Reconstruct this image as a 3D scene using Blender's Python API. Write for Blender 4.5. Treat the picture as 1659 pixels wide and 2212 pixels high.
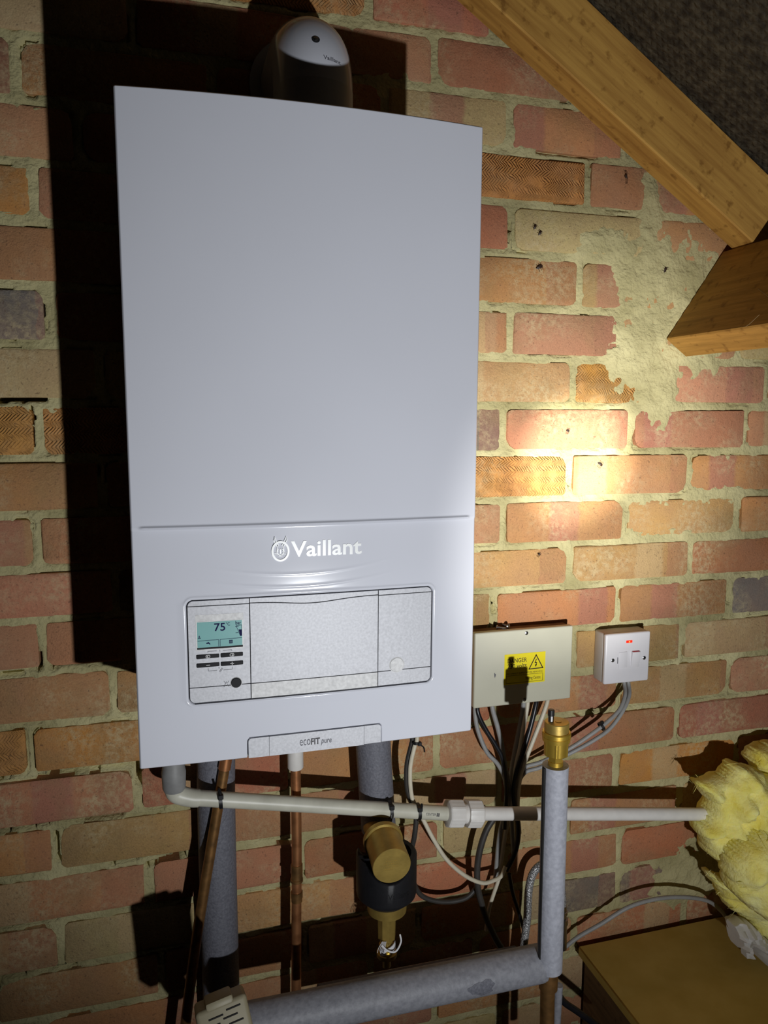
import bpy, bmesh, math, random
import numpy as np
from mathutils import Matrix, Vector, noise as mnoise

for o in list(bpy.data.objects): bpy.data.objects.remove(o)
SC = bpy.context.scene
COL = SC.collection
random.seed(7)

# ------------------------------------------------------------------ camera
F = 1643.0
W, H, D = .387, .70, .295                       # boiler front; wall face is y = 0, room is y < 0
CAM = np.array([.0398, -1.1203, .3851])
R = np.array([[.962, -.273, .0042], [-.0311, -.1249, -.9917], [.2712, .9539, -.1287]])
u_, s_, v_ = np.linalg.svd(R); R = u_ @ v_
cd = bpy.data.cameras.new('camera'); cam = bpy.data.objects.new('camera', cd); COL.objects.link(cam)
cd.sensor_fit = 'VERTICAL'; cd.sensor_height = 24.0; cd.lens = 24.0 * F / 2212.0
cd.clip_start = .01; cd.clip_end = 50
M = Matrix.Identity(4)
for i in range(3):
    M[i][0], M[i][1], M[i][2], M[i][3] = R[0][i], -R[1][i], -R[2][i], CAM[i]
cam.matrix_world = M
SC.camera = cam
# ------------------------------------------------------------------ world, torch, exposure
wd = bpy.data.worlds.new('world'); SC.world = wd; wd.use_nodes = True
wd.node_tree.nodes['Background'].inputs[0].default_value = (.9, .95, 1, 1)
wd.node_tree.nodes['Background'].inputs[1].default_value = .0006
TORCH = Vector((.376, -1.42, -.126)); AIM = Vector((.688, 0, .308))
def spot(name, watts, deg, blend, col=(.96, .98, 1.0), aim=None):
    l = bpy.data.lights.new(name, 'SPOT'); o = bpy.data.objects.new(name, l); COL.objects.link(o)
    l.energy = watts; l.spot_size = math.radians(deg); l.spot_blend = blend; l.shadow_soft_size = .011; l.color = col
    o.location = TORCH; o.rotation_euler = ((aim or AIM) - TORCH).to_track_quat('-Z', 'Y').to_euler()
    return o
spot('torch_spill', 49, 108, 1.0, aim=Vector((.60, 0, .44)))
spot('torch_halo', 105, 29, 1.0, (1, .98, .92))
spot('torch_core', 300, 9.5, 1.0, (1, .97, .88))
vs = SC.view_settings
vs.view_transform = 'Standard'; vs.look = 'None'; vs.exposure = 0.0; vs.gamma = 1.0; vs.use_curve_mapping = False

# ------------------------------------------------------------------ helpers
def ray(u, v): return R.T @ np.array([(u - 829.5) / F, (v - 1106) / F, 1.0])
def P(u, v, y=0.0):
    d = ray(u, v); return Vector(CAM + d * ((y - CAM[1]) / d[1]))
def PZ(u, v, z):
    d = ray(u, v); return Vector(CAM + d * ((z - CAM[2]) / d[2]))
def srgb(c):
    f = lambda x: x / 12.92 if x <= .04045 else ((x + .055) / 1.055) ** 2.4
    return tuple(f(v / 255.0) for v in c) + (1.0,)

def mesh(name, vs_, fs, mat=None, parent=None, smooth=None, loc=None):
    me = bpy.data.meshes.new(name)
    me.from_pydata([tuple(v) for v in vs_], [], fs); me.validate(); me.update()
    if smooth is not None:
        me.polygons.foreach_set('use_smooth', [True] * len(me.polygons))
        if smooth < 180: me.set_sharp_from_angle(angle=math.radians(smooth))
    if mat: me.materials.append(mat)
    o = bpy.data.objects.new(name, me); COL.objects.link(o)
    if parent is not None:
        o.parent = parent
        if parent.type == 'EMPTY': o.location = -parent.location
    elif loc is not None: o.location = loc
    return o
def tag(o, label, cat, group=None):
    o['label'] = label; o['category'] = cat
    if group: o['group'] = group
    return o
def thing(name, loc, label, cat, group=None):
    o = bpy.data.objects.new(name, None); COL.objects.link(o); o.location = loc; o.empty_display_size = .02
    return tag(o, label, cat, group)
class MB:
    def __init__(s): s.v = []; s.f = []
    def add(s, v, f):
        n = len(s.v); s.v += [tuple(p) for p in v]; s.f += [tuple(i + n for i in q) for q in f]; return s
    def box(s, x0, x1, y0, y1, z0, z1):
        v = [(x, y, z) for x in (x0, x1) for y in (y0, y1) for z in (z0, z1)]
        return s.add(v, [(0, 1, 3, 2), (4, 6, 7, 5), (0, 4, 5, 1), (2, 3, 7, 6), (0, 2, 6, 4), (1, 5, 7, 3)])
    def rbox(s, x0, x1, y0, y1, z0, z1, r, seg=2, T=None):
        b = bmesh.new(); bmesh.ops.create_cube(b, size=1)
        for v in b.verts: v.co = ((v.co.x + .5) * (x1 - x0) + x0, (v.co.y + .5) * (y1 - y0) + y0, (v.co.z + .5) * (z1 - z0) + z0)
        bmesh.ops.bevel(b, geom=b.edges[:], offset=r, segments=seg, profile=.5, affect='EDGES')
        b.verts.index_update()
        vs_ = [(T @ v.co if T else v.co.copy()) for v in b.verts]; fs = [[v.index for v in f.verts] for f in b.faces]; b.free()
        return s.add(vs_, fs)
    def lathe(s, prof, org, axis, seg=32, cap=True, rfun=None):
        org = Vector(org); a = Vector(axis).normalized()
        u = a.orthogonal().normalized() if abs(a.z) < .99 else Vector((1, 0, 0)); w = a.cross(u)
        v = []; f = []
        for h, r in prof:
            for i in range(seg):
                t = 2 * math.pi * i / seg; rr = r * (rfun(t, h) if rfun else 1)
                v.append(org + a * h + (u * math.cos(t) + w * math.sin(t)) * rr)
        for j in range(len(prof) - 1):
            for i in range(seg):
                k = (i + 1) % seg; f.append((j * seg + i, j * seg + k, (j + 1) * seg + k, (j + 1) * seg + i))
        if cap:
            f.append(tuple(range(seg))[::-1]); f.append(tuple((len(prof) - 1) * seg + i for i in range(seg)))
        return s.add(v, f)
    def tube(s, pts, r, seg=12, sub=6, rfun=None):
        pts = [Vector(p) for p in pts]
        if len(pts) > 2 and sub > 1:
            q = [pts[0] * 2 - pts[1]] + pts + [pts[-1] * 2 - pts[-2]]; out = []
            for i in range(1, len(q) - 2):
                for k in range(sub):
                    t = k / sub; a, b, c, d = q[i - 1:i + 3]
                    out.append(.5 * (2 * b + (c - a) * t + (2 * a - 5 * b + 4 * c - d) * t * t + (3 * b - a - 3 * c + d) * t ** 3))
            out.append(pts[-1]); pts = out
        v = []; f = []; n = None
        for i, p in enumerate(pts):
            t = (pts[min(i + 1, len(pts) - 1)] - pts[max(i - 1, 0)]).normalized()
            n = t.orthogonal().normalized() if n is None else (n - t * n.dot(t)).normalized()
            b = t.cross(n); rr = r if not rfun else r * rfun(i / (len(pts) - 1))
            for k in range(seg):
                a = 2 * math.pi * k / seg; v.append(p + (n * math.cos(a) + b * math.sin(a)) * rr)
        for i in range(len(pts) - 1):
            for k in range(seg):
                l = (k + 1) % seg; f.append((i * seg + k, i * seg + l, (i + 1) * seg + l, (i + 1) * seg + k))
        f.append(tuple(range(seg))[::-1]); f.append(tuple((len(pts) - 1) * seg + k for k in range(seg)))
        return s.add(v, f)
    def build(s, name, mat, parent=None, smooth=40, loc=None): return mesh(name, s.v, s.f, mat, parent, smooth, loc)

def text(txt, x0, x1, z, y, mat, parent, name='lettering', bold=0.0, depth=.0004, shear=0, rise=0, height=None, yfun=None):
    """lettering facing the room, from x0 to x1 with its baseline on z"""
    c = bpy.data.curves.new('t', 'FONT'); c.body = txt; c.size = 1; c.offset = bold; c.extrude = .5; c.shear = shear; c.resolution_u = 3
    o = bpy.data.objects.new('t', c); COL.objects.link(o)
    bpy.context.view_layer.update()
    me = bpy.data.meshes.new_from_object(o); bpy.data.objects.remove(o)
    co = np.array([v.co[:] for v in me.vertices]); fs = [tuple(p.vertices) for p in me.polygons]
    k = (x1 - x0) / (co[:, 0].max() - co[:, 0].min()); kz = k if height is None else height / max(co[:, 1].max() - 0, 1e-6)
    X = (co[:, 0] - co[:, 0].min()) * k + x0; Z = co[:, 1] * kz + z + (X - x0) * rise
    bpy.data.meshes.remove(me)
    vs_ = []
    for x, zz, e in zip(X, Z, co[:, 2]):
        yy = yfun(x, zz) if yfun else y
        vs_.append((x, yy - e * 2 * depth if e > 0 else yy + .0004, zz))
    return mesh(name, vs_, fs, mat, parent)

# ------------------------------------------------------------------ materials
def nodes(name):
    m = bpy.data.materials.new(name); m.use_nodes = True; nt = m.node_tree
    return m, nt, nt.nodes['Principled BSDF']
def N(nt, t, **kw):
    n = nt.nodes.new(t)
    for k, v in kw.items(): setattr(n, k, v)
    return n
def pm(name, c, rough=.5, metal=0.0, var=.0, vscale=30, bump=0.0, bscale=200, spec=.5, c2=None, detail=4, emit=0, bdist=.002, thr=None):
    m, nt, b = nodes(name); L = nt.links.new
    b.inputs['Base Color'].default_value = srgb(c); b.inputs['Roughness'].default_value = rough; b.inputs['Metallic'].default_value = metal
    b.inputs['Specular IOR Level'].default_value = spec
    g = N(nt, 'ShaderNodeNewGeometry')
    if var or c2:
        n = N(nt, 'ShaderNodeTexNoise'); n.inputs['Scale'].default_value = vscale; n.inputs['Detail'].default_value = detail
        L(g.outputs['Position'], n.inputs['Vector'])
        r = N(nt, 'ShaderNodeValToRGB')
        a, e = thr if thr else (.3, .7)
        r.color_ramp.elements[0].position = a; r.color_ramp.elements[1].position = e
        if c2: ca, cb = srgb(c), srgb(c2)
        else:
            q = srgb(c); ca = tuple(x * (1 - var) for x in q[:3]) + (1,); cb = tuple(min(1, x * (1 + var)) for x in q[:3]) + (1,)
        r.color_ramp.elements[0].color = ca; r.color_ramp.elements[1].color = cb
        L(n.outputs['Fac'], r.inputs['Fac']); L(r.outputs['Color'], b.inputs['Base Color'])
    if bump:
        n = N(nt, 'ShaderNodeTexNoise'); n.inputs['Scale'].default_value = bscale; n.inputs['Detail'].default_value = 5
        L(g.outputs['Position'], n.inputs['Vector'])
        bp = N(nt, 'ShaderNodeBump'); bp.inputs['Strength'].default_value = bump; bp.inputs['Distance'].default_value = bdist
        L(n.outputs['Fac'], bp.inputs['Height']); L(bp.outputs['Normal'], b.inputs['Normal'])
    if emit:
        b.inputs['Emission Color'].default_value = srgb(c); b.inputs['Emission Strength'].default_value = emit
    return m

def mat_brick(name, combed=False):
    m, nt, b = nodes(name); L = nt.links.new
    oi = N(nt, 'ShaderNodeObjectInfo'); g = N(nt, 'ShaderNodeNewGeometry'); tc = N(nt, 'ShaderNodeTexCoord')
    def noise(scale, detail=5, rough=.55, vec=None):
        n = N(nt, 'ShaderNodeTexNoise'); n.inputs['Scale'].default_value = scale; n.inputs['Detail'].default_value = detail; n.inputs['Roughness'].default_value = rough
        L(vec or g.outputs['Position'], n.inputs['Vector']); return n.outputs['Fac']
    def math_(op, a, c, clamp=False):
        n = N(nt, 'ShaderNodeMath', operation=op, use_clamp=clamp)
        for i, x in enumerate((a, c)):
            if x is None: continue
            if isinstance(x, (int, float)): n.inputs[i].default_value = x
            else: L(x, n.inputs[i])
        return n.outputs[0]
    def mix(fac, a, c, mode='MIX'):
        n = N(nt, 'ShaderNodeMix', data_type='RGBA', blend_type=mode)
        if isinstance(fac, (int, float)): n.inputs[0].default_value = fac
        else: L(fac, n.inputs[0])
        for i, x in ((6, a), (7, c)):
            if isinstance(x, tuple): n.inputs[i].default_value = x
            else: L(x, n.inputs[i])
        return n.outputs[2]
    def mr(x, a, e, lo=0.0, hi=1.0):
        n = N(nt, 'ShaderNodeMapRange'); n.clamp = True
        n.inputs[1].default_value = a; n.inputs[2].default_value = e; n.inputs[3].default_value = lo; n.inputs[4].default_value = hi
        L(x, n.inputs[0]); return n.outputs[0]
    col = oi.outputs['Color']
    nb = noise(14, 4)
    col = mix(mr(nb, .35, .7, 0, .45), col, (.36, .21, .13, 1))
    # firing bands across the face, different on each brick
    sx = N(nt, 'ShaderNodeSeparateXYZ'); L(tc.outputs['Object'], sx.inputs[0])
    gx = math_('ADD', sx.outputs[0], math_('MULTIPLY', noise(70, 3), .012))
    ctr = math_('SUBTRACT', math_('MULTIPLY', oi.outputs['Random'], .16), .08)
    dist = math_('ABSOLUTE', math_('SUBTRACT', gx, ctr), None)
    band = mr(dist, .024, .030, 1, 0)
    rnd2 = math_('FRACT', math_('MULTIPLY', oi.outputs['Random'], 7.31), None)
    on = math_('GREATER_THAN', rnd2, .45)
    bandcol = mix(math_('GREATER_THAN', rnd2, .74), (.50, .36, .19, 1), (.40, .17, .12, 1))
    if not combed:
        col = mix(math_('MULTIPLY', math_('MULTIPLY', band, on), .7), col, bandcol)
        rnd3 = math_('FRACT', math_('MULTIPLY', oi.outputs['Random'], 23.7), None)
        edge = math_('GREATER_THAN', gx, math_('SUBTRACT', math_('MULTIPLY', rnd3, .12), .01))
        col = mix(math_('MULTIPLY', math_('MULTIPLY', edge, math_('GREATER_THAN', rnd3, .5)), .35), col, (.36, .15, .10, 1))
    col = mix(mr(noise(6.5, 5, .6), .50, .68, 0, .42), col, (.27, .21, .095, 1))
    # lime bloom and pits
    bl = math_('MULTIPLY', mr(noise(9, 3), .46, .66), mr(noise(120, 6, .7), .42, .62))
    col = mix(math_('MULTIPLY', bl, .38 if combed else .7), col, (.56, .46, .27, 1))
    col = mix(mr(noise(260, 3), .62, .72, 0, .55), col, (.10, .06, .04, 1))
    col = mix(.13, col, mix(mr(noise(420, 2), .3, .7), (.25, .2, .16, 1), (1, .95, .85, 1)), 'OVERLAY')
    L(col, b.inputs['Base Color']); b.inputs['Roughness'].default_value = .9; b.inputs['Specular IOR Level'].default_value = .25
    h = math_('ADD', math_('MULTIPLY', noise(90, 6, .65), .7), math_('MULTIPLY', noise(420, 4), .35))
    if combed:
        sp = N(nt, 'ShaderNodeSeparateXYZ'); L(g.outputs['Position'], sp.inputs[0])
        z = math_('ADD', sp.outputs[2], math_('MULTIPLY', noise(60, 2), .004))
        tri = math_('ABSOLUTE', math_('SUBTRACT', math_('FRACT', math_('MULTIPLY', z, 56), None), .5), None)
        ph = math_('ADD', math_('MULTIPLY', sp.outputs[0], 205), math_('MULTIPLY', tri, 3.4))
        ph = math_('ADD', ph, math_('MULTIPLY', noise(30, 3), 3.0))
        s = math_('SINE', math_('MULTIPLY', ph, 6.2832), None)
        h = math_('ADD', math_('MULTIPLY', h, .5), math_('MULTIPLY', math_('MULTIPLY', s, .5), mr(noise(40, 3), .3, .55)))
    bp = N(nt, 'ShaderNodeBump'); bp.inputs['Strength'].default_value = .9; bp.inputs['Distance'].default_value = .0022 if combed else .0028
    L(h, bp.inputs['Height']); L(bp.outputs['Normal'], b.inputs['Normal'])
    return m

def mat_wood(name, c1, c2, axis, scale=30, rough=.75):
    """grain running along the given axis (unit vector)"""
    m, nt, b = nodes(name); L = nt.links.new
    g = N(nt, 'ShaderNodeNewGeometry'); a = Vector(axis)
    d = N(nt, 'ShaderNodeVectorMath', operation='DOT_PRODUCT'); d.inputs[1].default_value = a; L(g.outputs['Position'], d.inputs[0])
    s = N(nt, 'ShaderNodeVectorMath', operation='SCALE'); s.inputs[0].default_value = a; 
    k = N(nt, 'ShaderNodeMath', operation='MULTIPLY'); k.inputs[1].default_value = -.93; L(d.outputs['Value'], k.inputs[0]); L(k.outputs[0], s.inputs['Scale'])
    ad = N(nt, 'ShaderNodeVectorMath', operation='ADD'); L(g.outputs['Position'], ad.inputs[0]); L(s.outputs[0], ad.inputs[1])
    n = N(nt, 'ShaderNodeTexNoise'); n.inputs['Scale'].default_value = scale * 3; n.inputs['Detail'].default_value = 7; n.inputs['Roughness'].default_value = .6; L(ad.outputs[0], n.inputs['Vector'])
    r = N(nt, 'ShaderNodeValToRGB'); r.color_ramp.elements[0].position = .3; r.color_ramp.elements[1].position = .62
    r.color_ramp.elements[0].color = srgb(c1); r.color_ramp.elements[1].color = srgb(c2); L(n.outputs['Fac'], r.inputs['Fac'])
    n2 = N(nt, 'ShaderNodeTexNoise'); n2.inputs['Scale'].default_value = 60; n2.inputs['Detail'].default_value = 6; L(g.outputs['Position'], n2.inputs['Vector'])
    r2 = N(nt, 'ShaderNodeValToRGB'); r2.color_ramp.elements[0].position = .30; r2.color_ramp.elements[1].position = .42
    r2.color_ramp.elements[0].color = (.5, .42, .32, 1); r2.color_ramp.elements[1].color = (1, 1, 1, 1); L(n2.outputs['Fac'], r2.inputs['Fac'])
    mx = N(nt, 'ShaderNodeMix', data_type='RGBA', blend_type='MULTIPLY'); mx.inputs[0].default_value = .8
    L(r.outputs[0], mx.inputs[6]); L(r2.outputs[0], mx.inputs[7]); L(mx.outputs[2], b.inputs['Base Color'])
    bp = N(nt, 'ShaderNodeBump'); bp.inputs['Strength'].default_value = .5; bp.inputs['Distance'].default_value = .0015
    L(n.outputs['Fac'], bp.inputs['Height']); L(bp.outputs['Normal'], b.inputs['Normal'])
    b.inputs['Roughness'].default_value = rough; b.inputs['Specular IOR Level'].default_value = .3
    return m
def mat_felt(name):
    m, nt, b = nodes(name); L = nt.links.new
    g = N(nt, 'ShaderNodeNewGeometry')
    b.inputs['Base Color'].default_value = srgb((62, 56, 46)); b.inputs['Roughness'].default_value = .8; b.inputs['Specular IOR Level'].default_value = .25
    mp = N(nt, 'ShaderNodeMapping'); mp.inputs['Rotation'].default_value = (0, math.radians(-32.4), 0); L(g.outputs['Position'], mp.inputs[0])
    out = None
    hs = []
    for d in ('X', 'Y'):
        w = N(nt, 'ShaderNodeTexWave', bands_direction=d); w.inputs['Scale'].default_value = 26; w.inputs['Distortion'].default_value = 3; w.inputs['Detail'].default_value = 3
        w.inputs['Detail Scale'].default_value = 4; L(mp.outputs[0], w.inputs['Vector']); hs.append(w.outputs['Fac'])
    n = N(nt, 'ShaderNodeTexNoise'); n.inputs['Scale'].default_value = 70; n.inputs['Detail'].default_value = 6; L(g.outputs['Position'], n.inputs['Vector'])
    a = N(nt, 'ShaderNodeMath', operation='MAXIMUM'); L(hs[0], a.inputs[0]); L(hs[1], a.inputs[1])
    a2 = N(nt, 'ShaderNodeMath', operation='ADD'); L(a.outputs[0], a2.inputs[0]); L(n.outputs['Fac'], a2.inputs[1])
    bp = N(nt, 'ShaderNodeBump'); bp.inputs['Strength'].default_value = .8; bp.inputs['Distance'].default_value = .002
    L(a2.outputs[0], bp.inputs['Height']); L(bp.outputs['Normal'], b.inputs['Normal'])
    r = N(nt, 'ShaderNodeValToRGB'); r.color_ramp.elements[0].position = .35; r.color_ramp.elements[1].position = .75
    r.color_ramp.elements[0].color = srgb((46, 40, 32)); r.color_ramp.elements[1].color = srgb((86, 78, 62)); L(n.outputs['Fac'], r.inputs['Fac']); L(r.outputs[0], b.inputs['Base Color'])
    return m
def mat_braid(name):
    m, nt, b = nodes(name); L = nt.links.new
    b.inputs['Base Color'].default_value = (.62, .62, .62, 1); b.inputs['Metallic'].default_value = .35; b.inputs['Roughness'].default_value = .3
    g = N(nt, 'ShaderNodeNewGeometry'); 
    v = N(nt, 'ShaderNodeTexVoronoi'); v.inputs['Scale'].default_value = 420; L(g.outputs['Position'], v.inputs['Vector'])
    r = N(nt, 'ShaderNodeValToRGB'); r.color_ramp.elements[0].color = (.8, .8, .8, 1); r.color_ramp.elements[1].color = (.16, .16, .16, 1); r.color_ramp.elements[1].position = .8
    L(v.outputs['Distance'], r.inputs['Fac']); L(r.outputs[0], b.inputs['Base Color'])
    bp = N(nt, 'ShaderNodeBump'); bp.invert = True; bp.inputs['Strength'].default_value = 1; bp.inputs['Distance'].default_value = .001
    L(v.outputs['Distance'], bp.inputs['Height']); L(bp.outputs['Normal'], b.inputs['Normal'])
    return m

MT = dict(
    brick=mat_brick('fired_brick'), combed=mat_brick('combed_brick', True),
    mortar=pm('lime_mortar', (158, 149, 106), .95, 0, c2=(206, 197, 150), vscale=11, bump=1.0, bscale=190, spec=.15, bdist=.0035, detail=8),
    white=pm('white_enamel', (206, 208, 217), .15, 0, var=.015, vscale=6, spec=.3),
    casing=pm('casing_white', (190, 192, 198), .4, 0, var=.02, vscale=6),
    silver=pm('silver_plastic', (186, 187, 192), .5, .1, var=.10, vscale=380, detail=2, spec=.4),
    silver2=pm('pale_silver_plastic', (196, 196, 196), .55, .1, var=.14, vscale=260, detail=3, spec=.4),
    dark=pm('charcoal_plastic', (40, 40, 42), .65, 0, var=.05, vscale=50, spec=.15),
    seam=pm('seam_shadow', (38, 38, 44), .7, 0, var=.05, vscale=40),
    print_grey=pm('grey_print', (95, 95, 102), .6, 0, var=.05, vscale=90),
    print_dark=pm('dark_print', (52, 50, 54), .6, 0, var=.05, vscale=90),
    print_black=pm('black_print', (40, 20, 12), .6, 0, var=.05, vscale=90),
    white_print=pm('white_print', (225, 225, 225), .6, 0, var=.03, vscale=90),
    emboss=pm('bright_emboss', (216, 218, 217), .3, 0, var=.02, vscale=60),
    lcd=pm('lcd_glass', (122, 170, 168), .25, 0, var=.03, vscale=40, emit=.05, spec=.2),
    lcdink=pm('lcd_ink', (16, 14, 66), .6, 0, var=.05, vscale=90, spec=.1),
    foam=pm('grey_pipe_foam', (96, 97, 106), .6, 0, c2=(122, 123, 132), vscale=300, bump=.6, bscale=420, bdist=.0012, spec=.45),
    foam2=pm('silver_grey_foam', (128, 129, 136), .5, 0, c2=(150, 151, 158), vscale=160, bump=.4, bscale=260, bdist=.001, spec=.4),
    foam_lit=pm('lit_grey_foam', (156, 158, 168), .5, 0, c2=(178, 180, 190), vscale=160, bump=.4, bscale=260, bdist=.001, spec=.4),  # lit copy of the silver-grey foam, stronger light on the riser painted in
    copper=pm('copper', (200, 138, 92), .38, .75, c2=(150, 96, 60), vscale=45, thr=(.45, .75)),
    old_copper=pm('tarnished_copper', (168, 124, 74), .42, .7, c2=(112, 84, 52), vscale=60),
    brass=pm('brass', (214, 178, 74), .36, .75, var=.10, vscale=40, bump=.15, bscale=300, bdist=.0005),
    brass2=pm('dull_brass', (186, 158, 84), .46, .72, var=.18, vscale=50, bump=.2, bscale=260, bdist=.0006),
    black=pm('black_plastic', (22, 22, 24), .42, 0, var=.1, vscale=60),
    rubber=pm('black_foam_sleeve', (26, 26, 29), .5, 0, var=.12, vscale=140, bump=.2, bscale=300, bdist=.0006, spec=.35),
    pvc_old=pm('aged_white_pipe', (206, 204, 188), .4, 0, c2=(180, 178, 162), vscale=26, thr=(.4, .8)),
    pvc=pm('white_pipe', (222, 219, 214), .4, 0, var=.05, vscale=60),
    pvc_grey=pm('grey_pvc', (140, 140, 139), .5, 0, var=.12, vscale=80),
    cable_grey=pm('grey_cable', (150, 150, 148), .5, 0, var=.08, vscale=90),
    cable_dark=pm('dark_cable', (58, 55, 52), .5, 0, var=.15, vscale=80),
    cable_white=pm('white_cable', (214, 206, 184), .45, 0, var=.06, vscale=80),
    cable_black=pm('black_cable', (26, 26, 30), .35, 0, var=.1, vscale=80),
    boxcream=pm('cream_steel', (200, 198, 178), .5, 0, var=.03, vscale=20, bump=.1, bscale=120, bdist=.0004),
    dust=pm('rusty_dust', (122, 92, 58), .9, 0, c2=(96, 66, 40), vscale=60),
    spurwhite=pm('white_plate', (226, 224, 228), .35, 0, var=.02, vscale=30),
    pattress=pm('grey_white_pattress', (204, 200, 196), .5, 0, var=.04, vscale=30),
    yellow=pm('yellow_label', (236, 218, 20), .5, 0, var=.03, vscale=60),
    neon=pm('neon_red', (235, 40, 20), .3, 0, var=.05, vscale=60, emit=.7),
    neoncore=pm('neon_orange', (255, 150, 60), .3, 0, var=.05, vscale=60, emit=1.5),
    redmark=pm('red_plastic', (170, 30, 40), .4, 0, var=.05, vscale=60),
    steel=pm('zinc_steel', (176, 176, 178), .3, 1, var=.12, vscale=200),
    felt=mat_felt('roofing_felt'),
    rafter=mat_wood('pine_rafter', (158, 112, 50), (196, 150, 74), (.844, 0, -.536)),
    purlin=mat_wood('pine_purlin', (148, 110, 50), (188, 142, 70), (0, 1, 0)),
    joist=mat_wood('old_joist', (84, 62, 38), (112, 84, 52), (0, 1, 0)),
    board=pm('hardboard', (172, 142, 66), .7, 0, c2=(186, 156, 82), vscale=18, bump=.12, bscale=90, spec=.3),
    ground=pm('dusty_floor', (60, 50, 38), .9, 0, c2=(84, 70, 52), vscale=14, bump=.5, bscale=60),
    wool=pm('glass_wool', (236, 220, 98), .95, 0, c2=(250, 243, 168), vscale=24, bump=.9, bscale=190, bdist=.003, spec=.05, detail=8),
    paper=pm('crumpled_paper', (200, 196, 190), .7, 0, var=.06, vscale=40, bump=.2, bscale=90),
    tape=pm('ptfe_tape', (228, 228, 232), .5, 0, var=.03, vscale=60),
    beige=pm('beige_plastic', (150, 142, 116), .5, 0, var=.06, vscale=40),
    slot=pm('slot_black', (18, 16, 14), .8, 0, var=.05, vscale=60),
    insect=pm('dry_insect', (50, 32, 22), .5, 0, var=.3, vscale=300),
    web=pm('cobweb', (150, 135, 105), .9, 0, var=.1, vscale=100),
    braid=mat_braid('steel_braid'),
)

wb_ = MT['wool'].node_tree.nodes['Principled BSDF']; wb_.inputs['Subsurface Weight'].default_value = .55; wb_.inputs['Subsurface Radius'].default_value = (.012, .011, .005); wb_.inputs['Subsurface Scale'].default_value = 1.0
# ------------------------------------------------------------------ brick wall
rs = np.random.RandomState(11)
_tabs = {}
def vn(x, z, scale, seed):
    """smooth value noise 0..1 on arrays"""
    if seed not in _tabs: _tabs[seed] = np.random.RandomState(seed).rand(256, 256)
    t = _tabs[seed]; a = x * scale + 100; c = z * scale + 100
    i = np.floor(a).astype(int); j = np.floor(c).astype(int); f = a - i; g = c - j
    f = f * f * (3 - 2 * f); g = g * g * (3 - 2 * g); i %= 256; j %= 256; i1 = (i + 1) % 256; j1 = (j + 1) % 256
    return (t[i, j] * (1 - f) + t[i1, j] * f) * (1 - g) + (t[i, j1] * (1 - f) + t[i1, j1] * f) * g
def zj(k): return .0985 + .0759 * k - (.004 if 1 <= k <= 6 else 0)
X0, X1, Z0, Z1 = -.42, 1.40, -.86, 1.16
# upright joints read course by course: (u pixel) at the course's own height on the wall plane
JOINTS = {
    13: [700, 1010], 12: [560, 860], 11: [797, 1062], 10: [655, 940], 9: [33, 830, 1101, 1352], 8: [900, 1269, 1403], 7: [72, 1103, 1398], 6: [1252, 1386],
    5: [107, 1102, 1340], 4: [900, 1239, 1398, 1657], 3: [82, 1089, 1363, 1612], 2: [900, 1231, 1487], 1: [80, 1086, 1352, 1594], 0: [900, 1231, 1490],
    -1: [92, 1065, 1335, 1577], -2: [900, 1240, 1475], -3: [66, 1337, 1574], -4: [297, 628, 943, 1200, 1462], -5: [122, 800, 1080, 1332, 1590],
    -6: [323, 648, 951, 1226, 1466], -7: [131, 480, 800, 1090, 1338, 1560], -8: [350, 660, 905, 1130, 1335], -9: [90, 500, 800, 1240], -10: [300, 650], -11: [120, 500], -12: [300, 700],
}
def vmid(u, z):
    lo, hi = -900.0, 3600.0
    for _ in range(40):
        m_ = (lo + hi) / 2
        if P(u, m_).z > z: lo = m_
        else: hi = m_
    return lo
SHADES = dict(o=(186, 134, 88), p=(184, 132, 96), b=(192, 168, 120), r=(176, 116, 82), n=(124, 94, 72), v=(116, 106, 102), y=(184, 148, 96), c=(200, 140, 74))
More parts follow.
